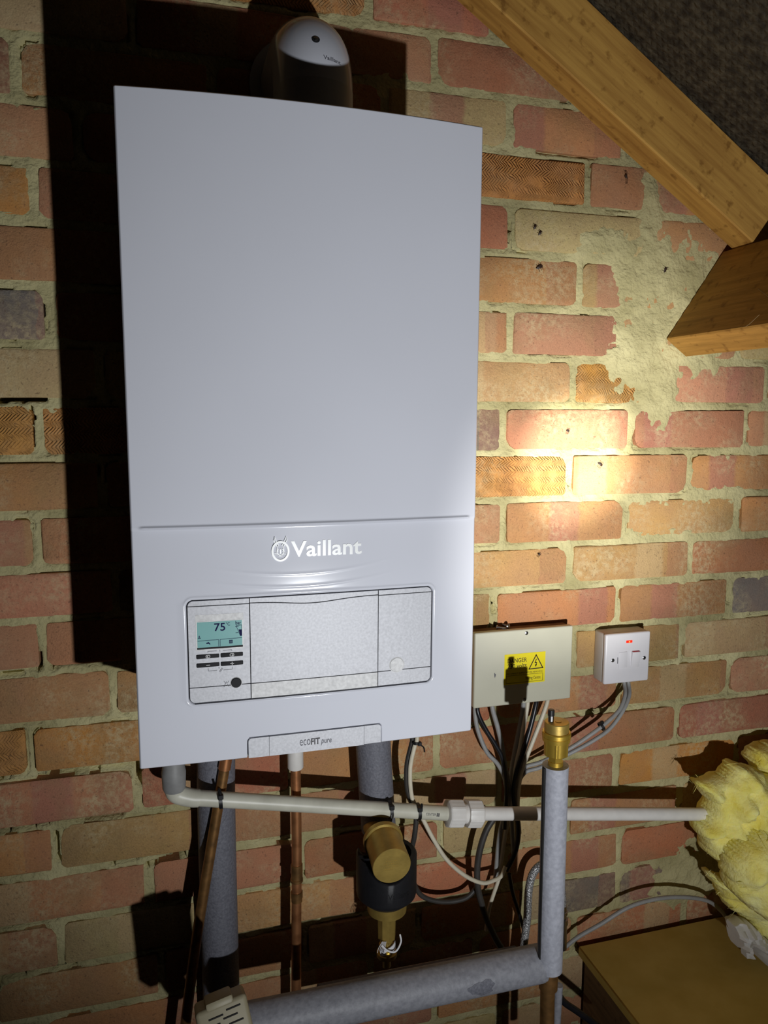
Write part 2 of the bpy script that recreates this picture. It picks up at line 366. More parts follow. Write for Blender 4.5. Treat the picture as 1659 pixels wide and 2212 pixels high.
COLOURS = [  # a pixel on the brick, its shade, combed or not
    (1150, 385, 'c', 1), (1330, 400, 'p', 0), (1440, 440, 'o', 0), (720, 12, 'c', 1), (1010, 30, 'r', 0), (840, 150, 'p', 0), (1060, 140, 'r', 0), (1040, 250, 'r', 0), (960, 230, 'b', 0), (1200, 270, 'o', 0),
    (1070, 490, 'r', 0), (1200, 500, 'b', 0), (1480, 520, 'o', 0), (1130, 600, 'o', 0), (1320, 620, 'y', 0), (1065, 710, 'o', 0), (1220, 715, 'p', 0), (1130, 830, 'y', 0), (1310, 830, 'c', 1), (1540, 835, 'p', 0),
    (1050, 930, 'v', 0), (1220, 930, 'p', 0), (1480, 930, 'p', 0), (1640, 930, 'p', 0), (1130, 1030, 'c', 1), (1360, 1030, 'o', 0), (1560, 1020, 'o', 0), (1045, 1130, 'p', 0), (1220, 1130, 'o', 0), (1470, 1120, 'y', 0), (1630, 1110, 'o', 0),
    (1120, 1220, 'y', 0), (1360, 1215, 'y', 0), (1580, 1210, 'r', 0), (1040, 1310, 'y', 0), (1200, 1310, 'o', 0), (1450, 1300, 'o', 0), (1620, 1285, 'v', 0), (1435, 1400, 'y', 0), (1570, 1380, 'b', 0), (1280, 1480, 'o', 0), (1460, 1465, 'o', 0), (1630, 1450, 'p', 0),
    (1340, 1560, 'r', 0), (1560, 1530, 'r', 0), (1050, 1610, 'r', 0), (1280, 1660, 'r', 0), (1420, 1640, 'c', 0), (1280, 1770, 'r', 0), (1380, 1740, 'o', 0), (1270, 1840, 'o', 0), (1420, 1830, 'r', 0), (1290, 1930, 'v', 0), (1380, 1910, 'v', 0), (1400, 1990, 'r', 0),
    (40, 30, 'b', 0), (15, 150, 'n', 0), (70, 150, 'o', 0), (50, 290, 'p', 0), (40, 430, 'c', 0), (100, 430, 'p', 0), (50, 560, 'p', 0), (40, 690, 'v', 0), (60, 790, 'b', 0), (30, 930, 'c', 1), (120, 930, 'c', 1), (60, 1050, 'o', 0),
    (40, 1160, 'y', 0), (120, 1170, 'p', 0), (60, 1280, 'p', 0), (40, 1400, 'p', 0), (140, 1400, 'p', 0), (150, 1500, 'o', 0), (30, 1640, 'c', 1), (180, 1620, 'c', 0), (150, 1720, 'p', 0), (340, 1710, 'r', 0), (60, 1830, 'o', 0), (250, 1810, 'y', 0), (150, 1930, 'p', 0), (350, 1900, 'p', 0),
    (60, 2050, 'y', 0), (200, 2030, 'b', 0), (150, 2130, 'o', 0), (560, 1620, 'r', 0), (700, 1630, 'o', 0), (550, 1760, 'o', 0), (700, 1760, 'o', 0), (580, 1870, 'p', 0), (700, 1860, 'b', 0), (600, 1960, 'y', 0), (870, 1650, 'o', 0), (1020, 1640, 'r', 0), (920, 1830, 'r', 0), (1000, 1830, 'b', 0), (960, 1900, 'r', 0), (570, 2140, 'o', 0),
]
CW = [(P(u, v).x, P(u, v).z, s, t) for u, v, s, t in COLOURS]
bricks = []       # x0,x1,z0,z1
for k in range(-13, 14):
    z0, z1 = zj(k), zj(k + 1); zm = (z0 + z1) / 2
    js = sorted(P(u, vmid(u, zm)).x for u in JOINTS.get(k, []))
    if not js: js = [.02 + (.114 if k % 2 else 0)]
    xs = [js[0]]
    for a in js[1:]:
        g = a - xs[-1]; n = max(1, round(g / .2286)) if g > .30 else 1
        for i in range(1, n + 1): xs.append(xs[-1] + (a - xs[-1]) / (n - i + 1))
    while xs[0] > X0: xs.insert(0, xs[0] - .2286 + rs.uniform(-.008, .008))
    while xs[-1] < X1: xs.append(xs[-1] + .2286 + rs.uniform(-.008, .008))
    for a, c in zip(xs, xs[1:]):
        j = .0062 + rs.uniform(-.0012, .0015, 4)
        x0, x1, b0, b1 = max(a + j[0], X0), min(c - j[1], X1), z0 + j[2], z1 - j[3]
        if x1 - x0 > .02 and b0 > Z0 and b1 < Z1: bricks.append((x0, x1, b0, b1))
nx, nz = int((X1 - X0) / .003), int((Z1 - Z0) / .003)
gx, gz = np.meshgrid(np.linspace(X0, X1, nx + 1), np.linspace(Z0, Z1, nz + 1), indexing='ij')
sd = np.full(gx.shape, 1.0)
for x0, x1, z0, z1 in bricks:
    i0, i1 = [int((q - X0) / .003) for q in (x0 - .03, x1 + .03)]; j0, j1 = [int((q - Z0) / .003) for q in (z0 - .03, z1 + .03)]
    i0, j0 = max(i0, 0), max(j0, 0); sl = (slice(i0, i1 + 1), slice(j0, j1 + 1))
    r_ = .006
    dx = np.abs(gx[sl] - (x0 + x1) / 2) - (x1 - x0) / 2 + r_; dz = np.abs(gz[sl] - (z0 + z1) / 2) - (z1 - z0) / 2 + r_
    d = np.hypot(np.maximum(dx, 0), np.maximum(dz, 0)) + np.minimum(np.maximum(dx, dz), 0) - r_
    sd[sl] = np.minimum(sd[sl], d)
fine = vn(gx, gz, 190, 1) - .5; mid = vn(gx, gz, 75, 2) - .5; low = vn(gx, gz, 16, 3)
Y = .0012 + mid * .0034 + fine * .0020
smear = (low - .40) * .018 + (vn(gx, gz, 70, 4) - .5) * .010
# thick mortar smeared over the brickwork beside the purlin
def blob(u, v, ru, rv):
    c = P(u, v); return np.clip(1.55 - np.hypot((gx - c.x) / ru, (gz - c.z) / rv), 0, 1)
patch = np.maximum.reduce([blob(1440, 600, .075, .07), blob(1400, 760, .06, .07), blob(1500, 660, .07, .10), blob(1420, 860, .035, .05), blob(1405, 470, .018, .07), blob(1320, 530, .06, .02), blob(1500, 1880, .07, .06), blob(1350, 760, .03, .03)])
patch *= .80 + .55 * vn(gx, gz, 34, 6)
smear = smear + patch * .085
Y = Y - np.clip(patch, 0, 1) * .0052 + np.maximum(-sd - np.maximum(smear, -.003), 0) * .9
Y = np.minimum(Y, .022)
# open joints where mortar has fallen out
VOIDS = [((-5, 1687), (20, 1680), .004), ((82, 1681), (295, 1650), .0042), ((-10, 1792), (98, 1776), .006), ((170, 1772), (262, 1757), .004), ((0, 1458), (45, 1455), .003), ((110, 1440), (190, 1430), .003), ((85, 1412), (84, 1450), .002),
         ((120, 1800), (127, 1858), .003), ((316, 1870), (395, 1846), .003), ((230, 1868), (310, 1850), .002), ((300, 1660), (302, 1690), .004), ((0, 862), (100, 862), .003), ((92, 655), (90, 712), .002), ((66, 880), (70, 960), .002),
         ((1102, 478), (1098, 520), .0025), ((1228, 1020), (1229, 1050), .003), ((1065, 1295), (1068, 1320), .003), ((1572, 1270), (1575, 1300), .003), ((1480, 1060), (1478, 1030), .002), ((1020, 1640), (1060, 1636), .002), ((0, 2000), (120, 1985), .003), ((600, 1925), (690, 1905), .002),
         ((160, 2087), (0, 2110), .0025), ((640, 1815), (600, 1822), .002), ((1120, 765), (1330, 748), .0018), ((1240, 1545), (1330, 1528), .0015)]
for a, c, w in VOIDS:
    A, B = P(*a), P(*c); ax, az, ex, ez = A.x, A.z, B.x - A.x, B.z - A.z
    t = np.clip(((gx - ax) * ex + (gz - az) * ez) / (ex * ex + ez * ez), 0, 1)
    dd = np.hypot(gx - ax - t * ex, gz - az - t * ez) + (vn(gx, gz, 90, 5) - .5) * .005
    Y = np.where(dd < w, np.maximum(Y, .050), Y)
crack = (np.abs(sd - .001) < .0017) & (vn(gx, gz, 26, 8) > .70)
Y = np.where(crack & (patch < .1), np.maximum(Y, .009), Y)
verts = np.stack([gx, Y, gz], -1).reshape(-1, 3)
idx = np.arange((nx + 1) * (nz + 1)).reshape(nx + 1, nz + 1)
quads = np.stack([idx[:-1, :-1], idx[1:, :-1], idx[1:, 1:], idx[:-1, 1:]], -1).reshape(-1, 4)
me = bpy.data.meshes.new('wall_back')
me.vertices.add(len(verts)); me.vertices.foreach_set('co', verts.astype(np.float32).ravel())
me.loops.add(quads.size); me.loops.foreach_set('vertex_index', quads.astype(np.int32).ravel())
me.polygons.add(len(quads)); me.polygons.foreach_set('loop_start', np.arange(0, quads.size, 4, dtype=np.int32)); me.polygons.foreach_set('loop_total', np.full(len(quads), 4, np.int32))
me.update(calc_edges=True); me.validate(); me.polygons.foreach_set('use_smooth', [True] * len(quads))
me.materials.append(MT['mortar'])
wall = bpy.data.objects.new('wall_back', me); COL.objects.link(wall); wall['kind'] = 'structure'
wall['label'] = 'old brick gable wall with pale crumbling lime mortar'
PAL = ['o', 'o', 'p', 'p', 'r', 'y', 'b', 'o', 'n']
for x0, x1, z0, z1 in bricks:
    cx, cz, a, b = (x0 + x1) / 2, (z0 + z1) / 2, (x1 - x0) / 2, (z1 - z0) / 2
    sh, co = random.choice(PAL), 0
    for px_, pz_, s, t in CW:
        if x0 < px_ < x1 and z0 < pz_ < z1: sh, co = s, t
    pts = []
    for sx, sz in ((1, 1), (-1, 1), (-1, -1), (1, -1)):
        r = random.choice([.003, .004, .006, .009, .015])
        c = [(sx * a, sz * (b - r)), (sx * (a - r * .35), sz * (b - r * .35)), (sx * (a - r), sz * b)]
        if sx * sz < 0: c = c[::-1]
        pts += c
        if sx * sz > 0 : pts += [(sx * a * .4, sz * b), (-sx * a * .3, sz * b)]
    pts = [(x + random.uniform(-.0012, .0012), z + random.uniform(-.0009, .0009)) for x, z in pts]
    n = len(pts); yf = random.uniform(-.0026, .0006)
    v = []
    for s_, yy in ((.0022, yf), (0, yf + .0016), (0, .055)):
        for x, z in pts:
            v.append((x - math.copysign(min(s_, abs(x)), x), yy + (random.uniform(-.0004, .0004) if yy == yf else 0), z - math.copysign(min(s_, abs(z)), z)))
    f = [tuple(range(n))]
    for q in (0, 1):
        for i in range(n):
            j = (i + 1) % n; f.append((q * n + i, (q + 1) * n + i, (q + 1) * n + j, q * n + j))
    o = mesh('brick', v, f, MT['combed' if co else 'brick'], wall, 50)
    o.location = (cx, 0, cz); q = SHADES[sh]; k = random.uniform(.93, 1.06)
    o.color = srgb([min(255, c * k + random.uniform(-5, 5)) for c in q])

# ------------------------------------------------------------------ roof, floor
TD = Vector((.844, 0, -.536)); ND = Vector((.536, 0, .844))          # down the slope, and out through the roof
def prism(name, t0, t1, n0, n1, y0, y1, mat, rough=.0, smooth=30, bev=.002):
    mb = MB(); nn = 24
    b = bmesh.new()
    T = Matrix(((TD.x, 0, ND.x, 0), (0, 1, 0, 0), (TD.z, 0, ND.z, 0), (0, 0, 0, 1)))
    mb.rbox(t0, t1, y0, y1, n0, n1, bev, 1, T)
    return mb.build(name, mat, None, smooth)
# roofing felt: a sagging woven sheet over the rafters
v = []; f = []; na, nb_ = 60, 50
for i in range(na + 1):
    for j in range(nb_ + 1):
        t = -1.0 + 2.6 * i / na; y = .0 - 2.2 * j / nb_
        p = TD * t + ND * (1.168 + .006 * math.sin(t * 9) * math.sin(y * 5)); v.append((p.x, y, p.z))
for i in range(na):
    for j in range(nb_): f.append((i * (nb_ + 1) + j, (i + 1) * (nb_ + 1) + j, (i + 1) * (nb_ + 1) + j + 1, i * (nb_ + 1) + j + 1))
n0 = len(v); v += [(x + ND.x * .004, y, z + ND.z * .004) for x, y, z in v]; f += [tuple(i + n0 for i in q)[::-1] for q in f]
ce = mesh('ceiling', v, f, MT['felt'], None, 180); ce['kind'] = 'structure'; ce['label'] = 'dark woven roofing felt under the roof slope'
tag(prism('rafter', -.75, 1.3, 1.064, 1.164, -.071, -.021, MT['rafter']), 'long yellow pine rafter sloping down against the brick wall', 'rafter')
pu = prism('purlin', 0, .050, -.180, 0, -1.5, -.004, MT['purlin'])
pv_ = TD * .447 + ND * 1.0625
for vt in pu.data.vertices: vt.co = Matrix.Rotation(math.radians(2.4), 3, 'Y') @ vt.co + pv_
tag(pu, 'brown timber purlin running out of the wall under the rafter', 'purlin')
fl = MB().box(X0 - .2, 2.0, -2.2, .05, -.90, -.86).build('floor', MT['ground'], None, None); fl['kind'] = 'structure'; fl['label'] = 'dusty dark loft floor below the pipes'
tag(MB().rbox(.735, .785, -1.6, -.01, -.859, -.5755, .002, 1).build('joist', MT['joist']), 'dark old joist carrying the left edge of the hardboard sheet', 'joist')
tag(MB().rbox(1.25, 1.30, -1.6, -.01, -.859, -.5755, .002, 1).build('joist', MT['joist']), 'dark old joist under the hardboard sheet beneath the yellow wool', 'joist')
tag(MB().rbox(.718, 1.38, -1.2, -.016, -.575, -.557, .002, 1).build('floor_board', MT['board']), 'plain brown hardboard sheet lying on the loft joists', 'board')

# ------------------------------------------------------------------ boiler
def fb(x, z): return -(D + (.0035 + .009 * max(0, min(1, z / H))) * (1 - ((x - W / 2) / (W / 2)) ** 2))
sst = lambda a, b, x: (lambda t: t * t * (3 - 2 * t))(max(0.0, min(1.0, (x - a) / (b - a))))
CP = (.0540, .3330, .0690, .1850)               # control panel opening
CL = (.1160, .2715, -.01, .0242)                # clip opening in the bottom edge
def rr_sd(x, z, q, r):
    dx = abs(x - (q[0] + q[1]) / 2) - (q[1] - q[0]) / 2 + r; dz = abs(z - (q[2] + q[3]) / 2) - (q[3] - q[2]) / 2 + r
    return math.hypot(max(dx, 0), max(dz, 0)) + min(max(dx, dz), 0) - r
def fy(x, z):
    y = fb(x, z)
    e = min(x, W - x)
    fade = sst(.007, .013, x) * sst(.007, .012, W - x)
    dz = z - .2648
    y -= .0024 * math.exp(-(dz / .0015) ** 2) * fade
    y += .0016 * sst(.0005, -.0035, dz) * sst(.19, .25, z) if dz < .0005 else 0
    xc = .178; q = ((x - xc) / .06) ** 2
    f2 = max(0, 1 - ((x - xc) / .11) ** 2)
    y -= .00028 * math.exp(-((z - (.2085 + .0042 * q)) / .0014) ** 2) * f2
    y -= .00034 * math.exp(-((z - (.1945 + .0036 * q)) / .0014) ** 2) * f2
    s = rr_sd(x, z, CP, .007)
    y -= .0008 * math.exp(-((s - .0028) / .0014) ** 2)
    if s < .0006: y += .008 * sst(.0006, -.0006, s)
    s2 = rr_sd(x, z, CL, .005)
    if s2 < .0006: y += .008 * sst(.0006, -.0006, s2)
    y += .0020 * sst(.0022, 0, e) ** 2 + .0018 * sst(.0020, 0, min(z, H - z)) ** 2
    return y
def lines(a, b, step, dense):
    s = set(round(a + (b - a) * i / int((b - a) / step), 5) for i in range(int((b - a) / step) + 1))
    for c, w, st in dense:
        q = c - w
        while q <= c + w:
            if a <= q <= b: s.add(round(q, 5))
            q += st
    o = sorted(s); r = [o[0]]
    for q in o[1:]:
        if q - r[-1] > .00035: r.append(q)
    r[-1] = b
    return r
xl = lines(0, W, .006, [(CP[0], .003, .0006), (CP[1], .003, .0006), (CP[0] + .005, .004, .001), (CP[1] - .005, .004, .001), (CL[0], .002, .0006), (CL[1], .002, .0006), (.01, .004, .0015), (W - .009, .004, .0015), (0, .003, .0005), (W, .003, .0005)])
zl = lines(0, H, .008, [(CP[2], .003, .0006), (CP[3], .003, .0006), (CP[2] + .005, .004, .001), (CP[3] - .005, .004, .001), (CL[3], .003, .0006), (.2648, .005, .0005), (.206, .019, .0006), (0, .003, .0005), (H, .003, .0005)])
boiler = thing('boiler', (W / 2, -D / 2, 0), 'white wall-hung gas boiler with display and curved front panel', 'boiler')
v = [(x, fy(x, z), z) for x in xl for z in zl]; n = len(zl); f = []
for i in range(len(xl) - 1):
    for j in range(n - 1): f.append((i * n + j, (i + 1) * n + j, (i + 1) * n + j + 1, i * n + j + 1))
ring = [i * n for i in range(len(xl))] + [(len(xl) - 1) * n + j for j in range(1, n)] + [i * n + n - 1 for i in range(len(xl) - 2, -1, -1)] + [j for j in range(n - 2, 0, -1)]
m0 = len(v)
for i in ring: v.append((v[i][0], -.262, v[i][2]))
for k in range(len(ring)):
    a, b = ring[k], ring[(k + 1) % len(ring)]; f.append((b, a, m0 + k, m0 + (k + 1) % len(ring)))
f.append(tuple(m0 + k for k in range(len(ring)))[::-1])
front = mesh('front_panel', v, f, MT['white'], boiler, 60)
front['label'] = 'glossy white curved front panel'
MB().rbox(.003, W - .003, -.2625, -.004, .003, H - .003, .004, 2).build('casing', MT['casing'], boiler)

def sheet(name, x0, x1, zlo, zhi, off, mat, parent, depth=.006, nxs=14, nzs=6, xs=None, edge=.0007):
    """slightly curved plastic fascia following the boiler front; zlo/zhi may be functions of x"""
    zl_ = zlo if callable(zlo) else (lambda x: zlo); zh_ = zhi if callable(zhi) else (lambda x: zhi)
    xs = xs or [x0 + (x1 - x0) * i / nxs for i in range(nxs + 1)]
    v = []; f = []; nn = nzs + 1
    for x in xs:
        for j in range(nn):
            z = zl_(x) + (zh_(x) - zl_(x)) * j / nzs; v.append((x, fb(x, z) - off, z))
    for i in range(len(xs) - 1):
        for j in range(nzs): f.append((i * nn + j, (i + 1) * nn + j, (i + 1) * nn + j + 1, i * nn + j + 1))
    L_ = len(xs)
    ring = [i * nn for i in range(L_)] + [(L_ - 1) * nn + j for j in range(1, nn)] + [i * nn + nn - 1 for i in range(L_ - 2, -1, -1)] + [j for j in range(nn - 2, 0, -1)]
    m0 = len(v); v += [(v[i][0], v[i][1] + depth, v[i][2]) for i in ring]
    for k in range(len(ring)):
        a, b = ring[k], ring[(k + 1) % len(ring)]; f.append((b, a, m0 + k, m0 + (k + 1) % len(ring)))
    f.append(tuple(m0 + k for k in range(len(ring)))[::-1])
    return mesh(name, v, f, mat, parent, 40)
def cornered(x0, x1, r, left=True):
    return [x0 + r * (1 - math.cos(t)) for t in [i * math.pi / 12 for i in range(7)]] + [x0 + r + (x1 - x0 - r) * i / 10 for i in range(1, 11)] if left else [x0 + (x1 - x0 - r) * i / 10 for i in range(10)] + [x1 - r + r * math.sin(t) for t in [i * math.pi / 12 for i in range(7)]]
g_ = .0011; rc = .006
xa, xb = CP[0] + g_, .1203; xc0, xc1 = .1213, .2664; xd0, xd1 = .2674, CP[1] - g_; zb, zt = CP[2] + g_, CP[3] - g_
cut = lambda x, e: rc - math.sqrt(max(0, rc * rc - max(0, rc - e) ** 2))
lx, rx = cornered(xa, xb, rc), cornered(xd0, xd1, rc, False)
zs1, zs0 = .1782, .0872; gp = .0005
fas = sheet('control_fascia', xa, xb, zs0 + gp, zs1 - gp, -.0006, MT['silver'], boiler, nxs=10); fas['label'] = 'silver control fascia holding the display and buttons'
sheet('fascia_strip', 0, 0, zs1 + gp, lambda x: zt - cut(x, x - xa), -.0006, MT['silver'], boiler, xs=lx, nzs=2)
sheet('fascia_strip', 0, 0, lambda x: zb + cut(x, x - xa), zs0 - gp, -.0006, MT['silver'], boiler, xs=lx, nzs=2)
wave = lambda x: .1790 - .0042 * math.exp(-(((x - (xc0 + xc1) / 2) + .004) / .038) ** 2)
flap = sheet('fold_down_flap', xc0, xc1, zs0 + gp, lambda x: wave(x) - gp, -.0002, MT['silver'], boiler, nxs=26); flap['label'] = 'large blank silver flap'
sheet('fascia_strip', xc0, xc1, lambda x: wave(x) + gp, zt, -.0006, MT['silver'], boiler, nxs=26, nzs=2)
sheet('flap_strip', xc0, xc1, zb, zs0 - gp, -.0002, MT['silver2'], boiler, nxs=20, nzs=2)
side = sheet('side_fascia', xd0, xd1, zs0 + gp, zs1 - gp, -.0006, MT['silver'], boiler, nxs=10)
sheet('fascia_strip', 0, 0, zs1 + gp, lambda x: zt - cut(x, xd1 - x), -.0006, MT['silver'], boiler, xs=rx, nzs=2)
sheet('fascia_strip', 0, 0, lambda x: zb + cut(x, xd1 - x), zs0 - gp, -.0006, MT['silver'], boiler, xs=rx, nzs=2)
# dark bed behind the gaps, their shade put into its colour
sheet('fascia_bed', CP[0] + .0003, CP[1] - .0003, CP[2] + .0003, CP[3] - .0003, -.0035, MT['seam'], boiler, depth=.002, nxs=20)
def disc(name, x, z, r, off, mat, parent, h=.002, prof=None):
    mb = MB(); y = fb(x, z)
    mb.lathe(prof or [(-.003, r), (h - .0006, r), (h, r - .0006)], (x, y + off, z), (0, -1, 0), 28); return mb.build(name, mat, parent, 35)
disc('round_cap', .2898, .0936, .0088, .0006, MT['silver2'], side, .0012)
disc('round_cap_rim', .2898, .0936, .0096, .0006, MT['white_print'], side, .0006)
disc('reset_button', .1048, .0897, .0057, .0006, MT['dark'], fas, .0016)
disc('reset_rim', .1048, .0897, .0066, .0006, MT['silver2'], fas, .0004)
def plate(name, x0, x1, z0, z1, off, mat, parent, depth=.0012): return sheet(name, x0, x1, z0, z1, off, mat, parent, depth, nxs=4, nzs=2)
for q, (x0, x1, z0) in enumerate(((.0628, .0873, .1196), (.0886, .1128, .1196), (.0628, .0873, .1098), (.0886, .1128, .1098))):
    b = MB().rbox(x0, x1, fb(x0, .12) - .0008, fb(x0, .12) + .003, z0, z0 + .0048, .0009, 2).build('push_button', MT['dark'], fas)
    yb = fb(x0, .12) - .00095; cx = (x0 + x1) / 2; zc = z0 + .0025
    m = MB()
    if q < 2:
        for a in ((-.0023, .0023, -.0016, -.0011), (-.0023, .0023, .0011, .0016), (-.0023, -.0018, -.0016, .0016), (.0018, .0023, -.0016, .0016), (-.0012 if q == 0 else .0, -.0 if q == 0 else .0013, -.0007, .0001)):
            m.box(cx + a[0], cx + a[1], yb - .0001, yb + .0003, zc + a[2], zc + a[3])
    else:
        m.box(cx - .002, cx + .002, yb - .0001, yb + .0003, zc - .0003, zc + .0003)
        if q == 3: m.box(cx - .0003, cx + .0003, yb - .0001, yb + .0003, zc - .0018, zc + .0018)
    m.build('button_symbol', MT['white_print'], b if False else fas, None)
ys = lambda x, z: fb(x, z) + .0004
# display
bz = plate('display_bezel', .0628, .1138, .1285, .1685, -.0004, MT['silver2'], fas)
plate('display_rim', .0634, .1132, .1300, .1612, -.0001, MT['white_print'], fas)
plate('display_screen', .0644, .1122, .1322, .1605, .0002, MT['lcd'], fas)['label'] = 'teal backlit display reading 75 degrees'
plate('display_sill', .0640, .1128, .1302, .1322, .0003, MT['dark'], fas)
yd = lambda x, z: fb(x, z) - .0003
text('75', .0825, .0942, .1500, 0, MT['lcdink'], fas, 'display_digits', bold=.012, depth=.0001, height=.0085, yfun=yd)
text('°C', .0950, .0992, .1553, 0, MT['lcdink'], fas, 'display_unit', depth=.0001, height=.0036, yfun=yd)
text('bar', .1052, .1112, .1558, 0, MT['lcdink'], fas, 'display_unit', bold=.01, depth=.0001, height=.004, yfun=yd)
m = MB()
def flat(pts, y=None, t=.0001):
    n = len(pts); v = [(x, yd(x, z) - t, z) for x, z in pts] + [(x, yd(x, z) + .0003, z) for x, z in pts]
    m.add(v, [tuple(range(n))] + [(i, n + i, n + (i + 1) % n, (i + 1) % n) for i in range(n)])
flat([(.1083, .1500), (.1117, .1500), (.1117, .1428), (.1102, .1428)][::-1])                       # pressure gauge fill
for a, b in (((.1058, .1545), (.1103, .1425)), ((.1118, .1550), (.1118, .1425)), ((.1058, .1548), (.1118, .1550)), ((.1050, .1535), (.1085, .1535)), ((.1052, .1465), (.1080, .1465)),
             ((.0646, .1398), (.0868, .1402)), ((.0868, .1402), (.0868, .1326)), ((.0884, .1402), (.1120, .1407)), ((.0884, .1402), (.0884, .1326))):
    d = Vector((b[0] - a[0], b[1] - a[1])).normalized() * .00022; q = (-d.y, d.x)
    flat([(a[0] + q[0], a[1] + q[1]), (a[0] - q[0], a[1] - q[1]), (b[0] - q[0], b[1] - q[1]), (b[0] + q[0], b[1] + q[1])])
flat([(.0738, .1362), (.0738, .1374), (.0752, .1374), (.0752, .1382), (.0764, .1382), (.0764, .1374), (.0776, .1370), (.0780, .1352), (.0770, .1352), (.0768, .1362)])   # tap
for i in range(4): flat([(.0980 + i * .0010, .1352), (.0980 + i * .0010, .1384), (.0987 + i * .0010, .1384), (.0987 + i * .0010, .1352)])        # radiator
flat([(.0980, .1380), (.0980, .1388), (.1018, .1388), (.1018, .1380)]); flat([(.0980, .1350), (.0980, .1357), (.1018, .1357), (.1018, .1350)])
flat([(.0650, .1424), (.0650, .1431), (.0680, .1433), (.0680, .1426)]); flat([(.0656, .1436), (.0664, .1462), (.0674, .1438)])
m.build('display_symbols', MT['lcdink'], fas, None)
# printed guide marks
m = MB(); yd = lambda x, z: fb(x, z) + .0004
def stroke(pts, w=.00022):
    for a, b in zip(pts, pts[1:]):
        d = Vector((b[0] - a[0], b[1] - a[1])).normalized() * w; q = (-d.y, d.x)
        flat([(a[0] + q[0], a[1] + q[1]), (a[0] - q[0], a[1] - q[1]), (b[0] - q[0], b[1] - q[1]), (b[0] + q[0], b[1] + q[1])])
stroke([(.0752, .1262), (.0752, .1274), (.0845, .1274)]); stroke([(.0912, .1274), (.1008, .1274), (.1008, .1262)]); stroke([(.0879, .1284), (.0879, .1264)])
stroke([(.0752, .1082), (.0752, .1052), (.0845, .1052)]); stroke([(.0912, .1052), (.1008, .1052), (.1008, .1082)]); stroke([(.0868, .1036), (.0898, .1078)]); stroke([(.0880, .1034), (.0908, .1072)])
stroke([(.0862, .1082), (.0872, .1078), (.0864, .1074)])
stroke([(.0922, .0866), (.0928, .0885), (.0940, .0916), (.0952, .0885), (.0956, .0866)]); stroke([(.0916, .0924), (.0928, .0900)]); stroke([(.0968, .0924), (.0954, .0900)]); stroke([(.0914, .0858), (.0924, .0872)]); stroke([(.0966, .0858), (.0956, .0872)])
m.build('printed_marks', MT['print_grey'], fas, None)
# raised name and emblem on the front panel
ye = lambda x, z: fb(x, z) + .0018
text('Vaillant', .1668, .2470, .2283, 0, MT['emboss'], front, 'lettering', bold=.018, depth=.0009, height=.0172, rise=.0, yfun=ye)
m = MB(); ec = (.1552, .2350)
def band(pts, w, h, closed=True):
    n = len(pts); v = []; f = []
    for i, (x, z) in enumerate(pts):
        a = pts[(i - 1) % n] if closed or i else pts[i]; b = pts[(i + 1) % n] if closed or i < n - 1 else pts[i]
        d = Vector((b[0] - a[0], b[1] - a[1])); d = d.normalized() if d.length else Vector((1, 0)); q = Vector((-d.y, d.x)) * w
        for s, yy in ((1, .0005), (1, -h), (-1, -h), (-1, .0005)): X_, Z_ = x + q.x * s, z + q.y * s; v.append((X_, ye(X_, Z_) + yy, Z_))
    for i in range(n if closed else n - 1):
        j = (i + 1) % n
        for k in range(3): f.append((i * 4 + k, i * 4 + k + 1, j * 4 + k + 1, j * 4 + k))
    m.add(v, f)
band([(ec[0] + .0088 * math.cos(t), ec[1] + .0104 * math.sin(t)) for t in [i * math.pi / 18 for i in range(36)]], .0011, .0018)
for s in (-1, 1):
    band([(ec[0] + s * .0018, .2415), (ec[0] + s * .0040, .2452), (ec[0] + s * .0064, .2512), (ec[0] + s * .0072, .2470), (ec[0] + s * .0050, .2430), (ec[0] + s * .0036, .2400)], .0004, .0016)
    band([(ec[0] + s * .0022, .2372), (ec[0] + s * .0034, .2362), (ec[0] + s * .0026, .2346)], .0004, .0014, False)
    for dz in (0, .0012): band([(ec[0] + s * .0022, .2324 - dz), (ec[0] + s * .0066, .2330 - dz * 1.4)], .0002, .0012, False)
band([(ec[0] - .0034, .2394), (ec[0] - .0038, .2340), (ec[0] - .0022, .2312), (ec[0], .2304), (ec[0] + .0022, .2312), (ec[0] + .0038, .2340), (ec[0] + .0034, .2394)], .0004, .0013, False)
band([(ec[0], .2372), (ec[0], .2322)], .0007, .0014, False); band([(ec[0] - .0022, .2300), (ec[0], .2292), (ec[0] + .0022, .2300)], .0003, .0013, False)
m.build('emblem', MT['emboss'], front, 50)['label'] = 'raised oval emblem with a hare head'
# clip at the bottom edge
q0, q1 = CL[0] + .0008, CL[1] - .0008; zt2 = CL[3] - .0008; rc = .004
sheet('lower_clip_end', 0, 0, .0004, lambda x: zt2 - cut(x, x - q0), .0008, MT['silver'], boiler, xs=cornered(q0, .1397, rc), nzs=3, depth=.012)
clip = sheet('lower_clip', .1401, .2500, .0004, zt2, .0010, MT['silver'], boiler, nxs=16, nzs=3, depth=.012); clip['label'] = 'silver clip with a small printed model name'
sheet('lower_clip_end', 0, 0, .0012, lambda x: zt2 - cut(x, q1 - x), .0008, MT['silver'], boiler, xs=cornered(.2504, q1, rc, False), nzs=3, depth=.012)
yc = lambda x, z: fb(x, z) - .0012
text('eco', .1745, .1868, .0085, 0, MT['print_grey'], clip, depth=.0001, height=.0070, yfun=yc)
text('FIT', .1874, .1978, .0085, 0, MT['print_dark'], clip, bold=.03, depth=.0001, height=.0074, yfun=yc)
text('pure', .1990, .2115, .0085, 0, MT['print_grey'], clip, bold=.01, depth=.0001, height=.0046, shear=.25, yfun=yc)

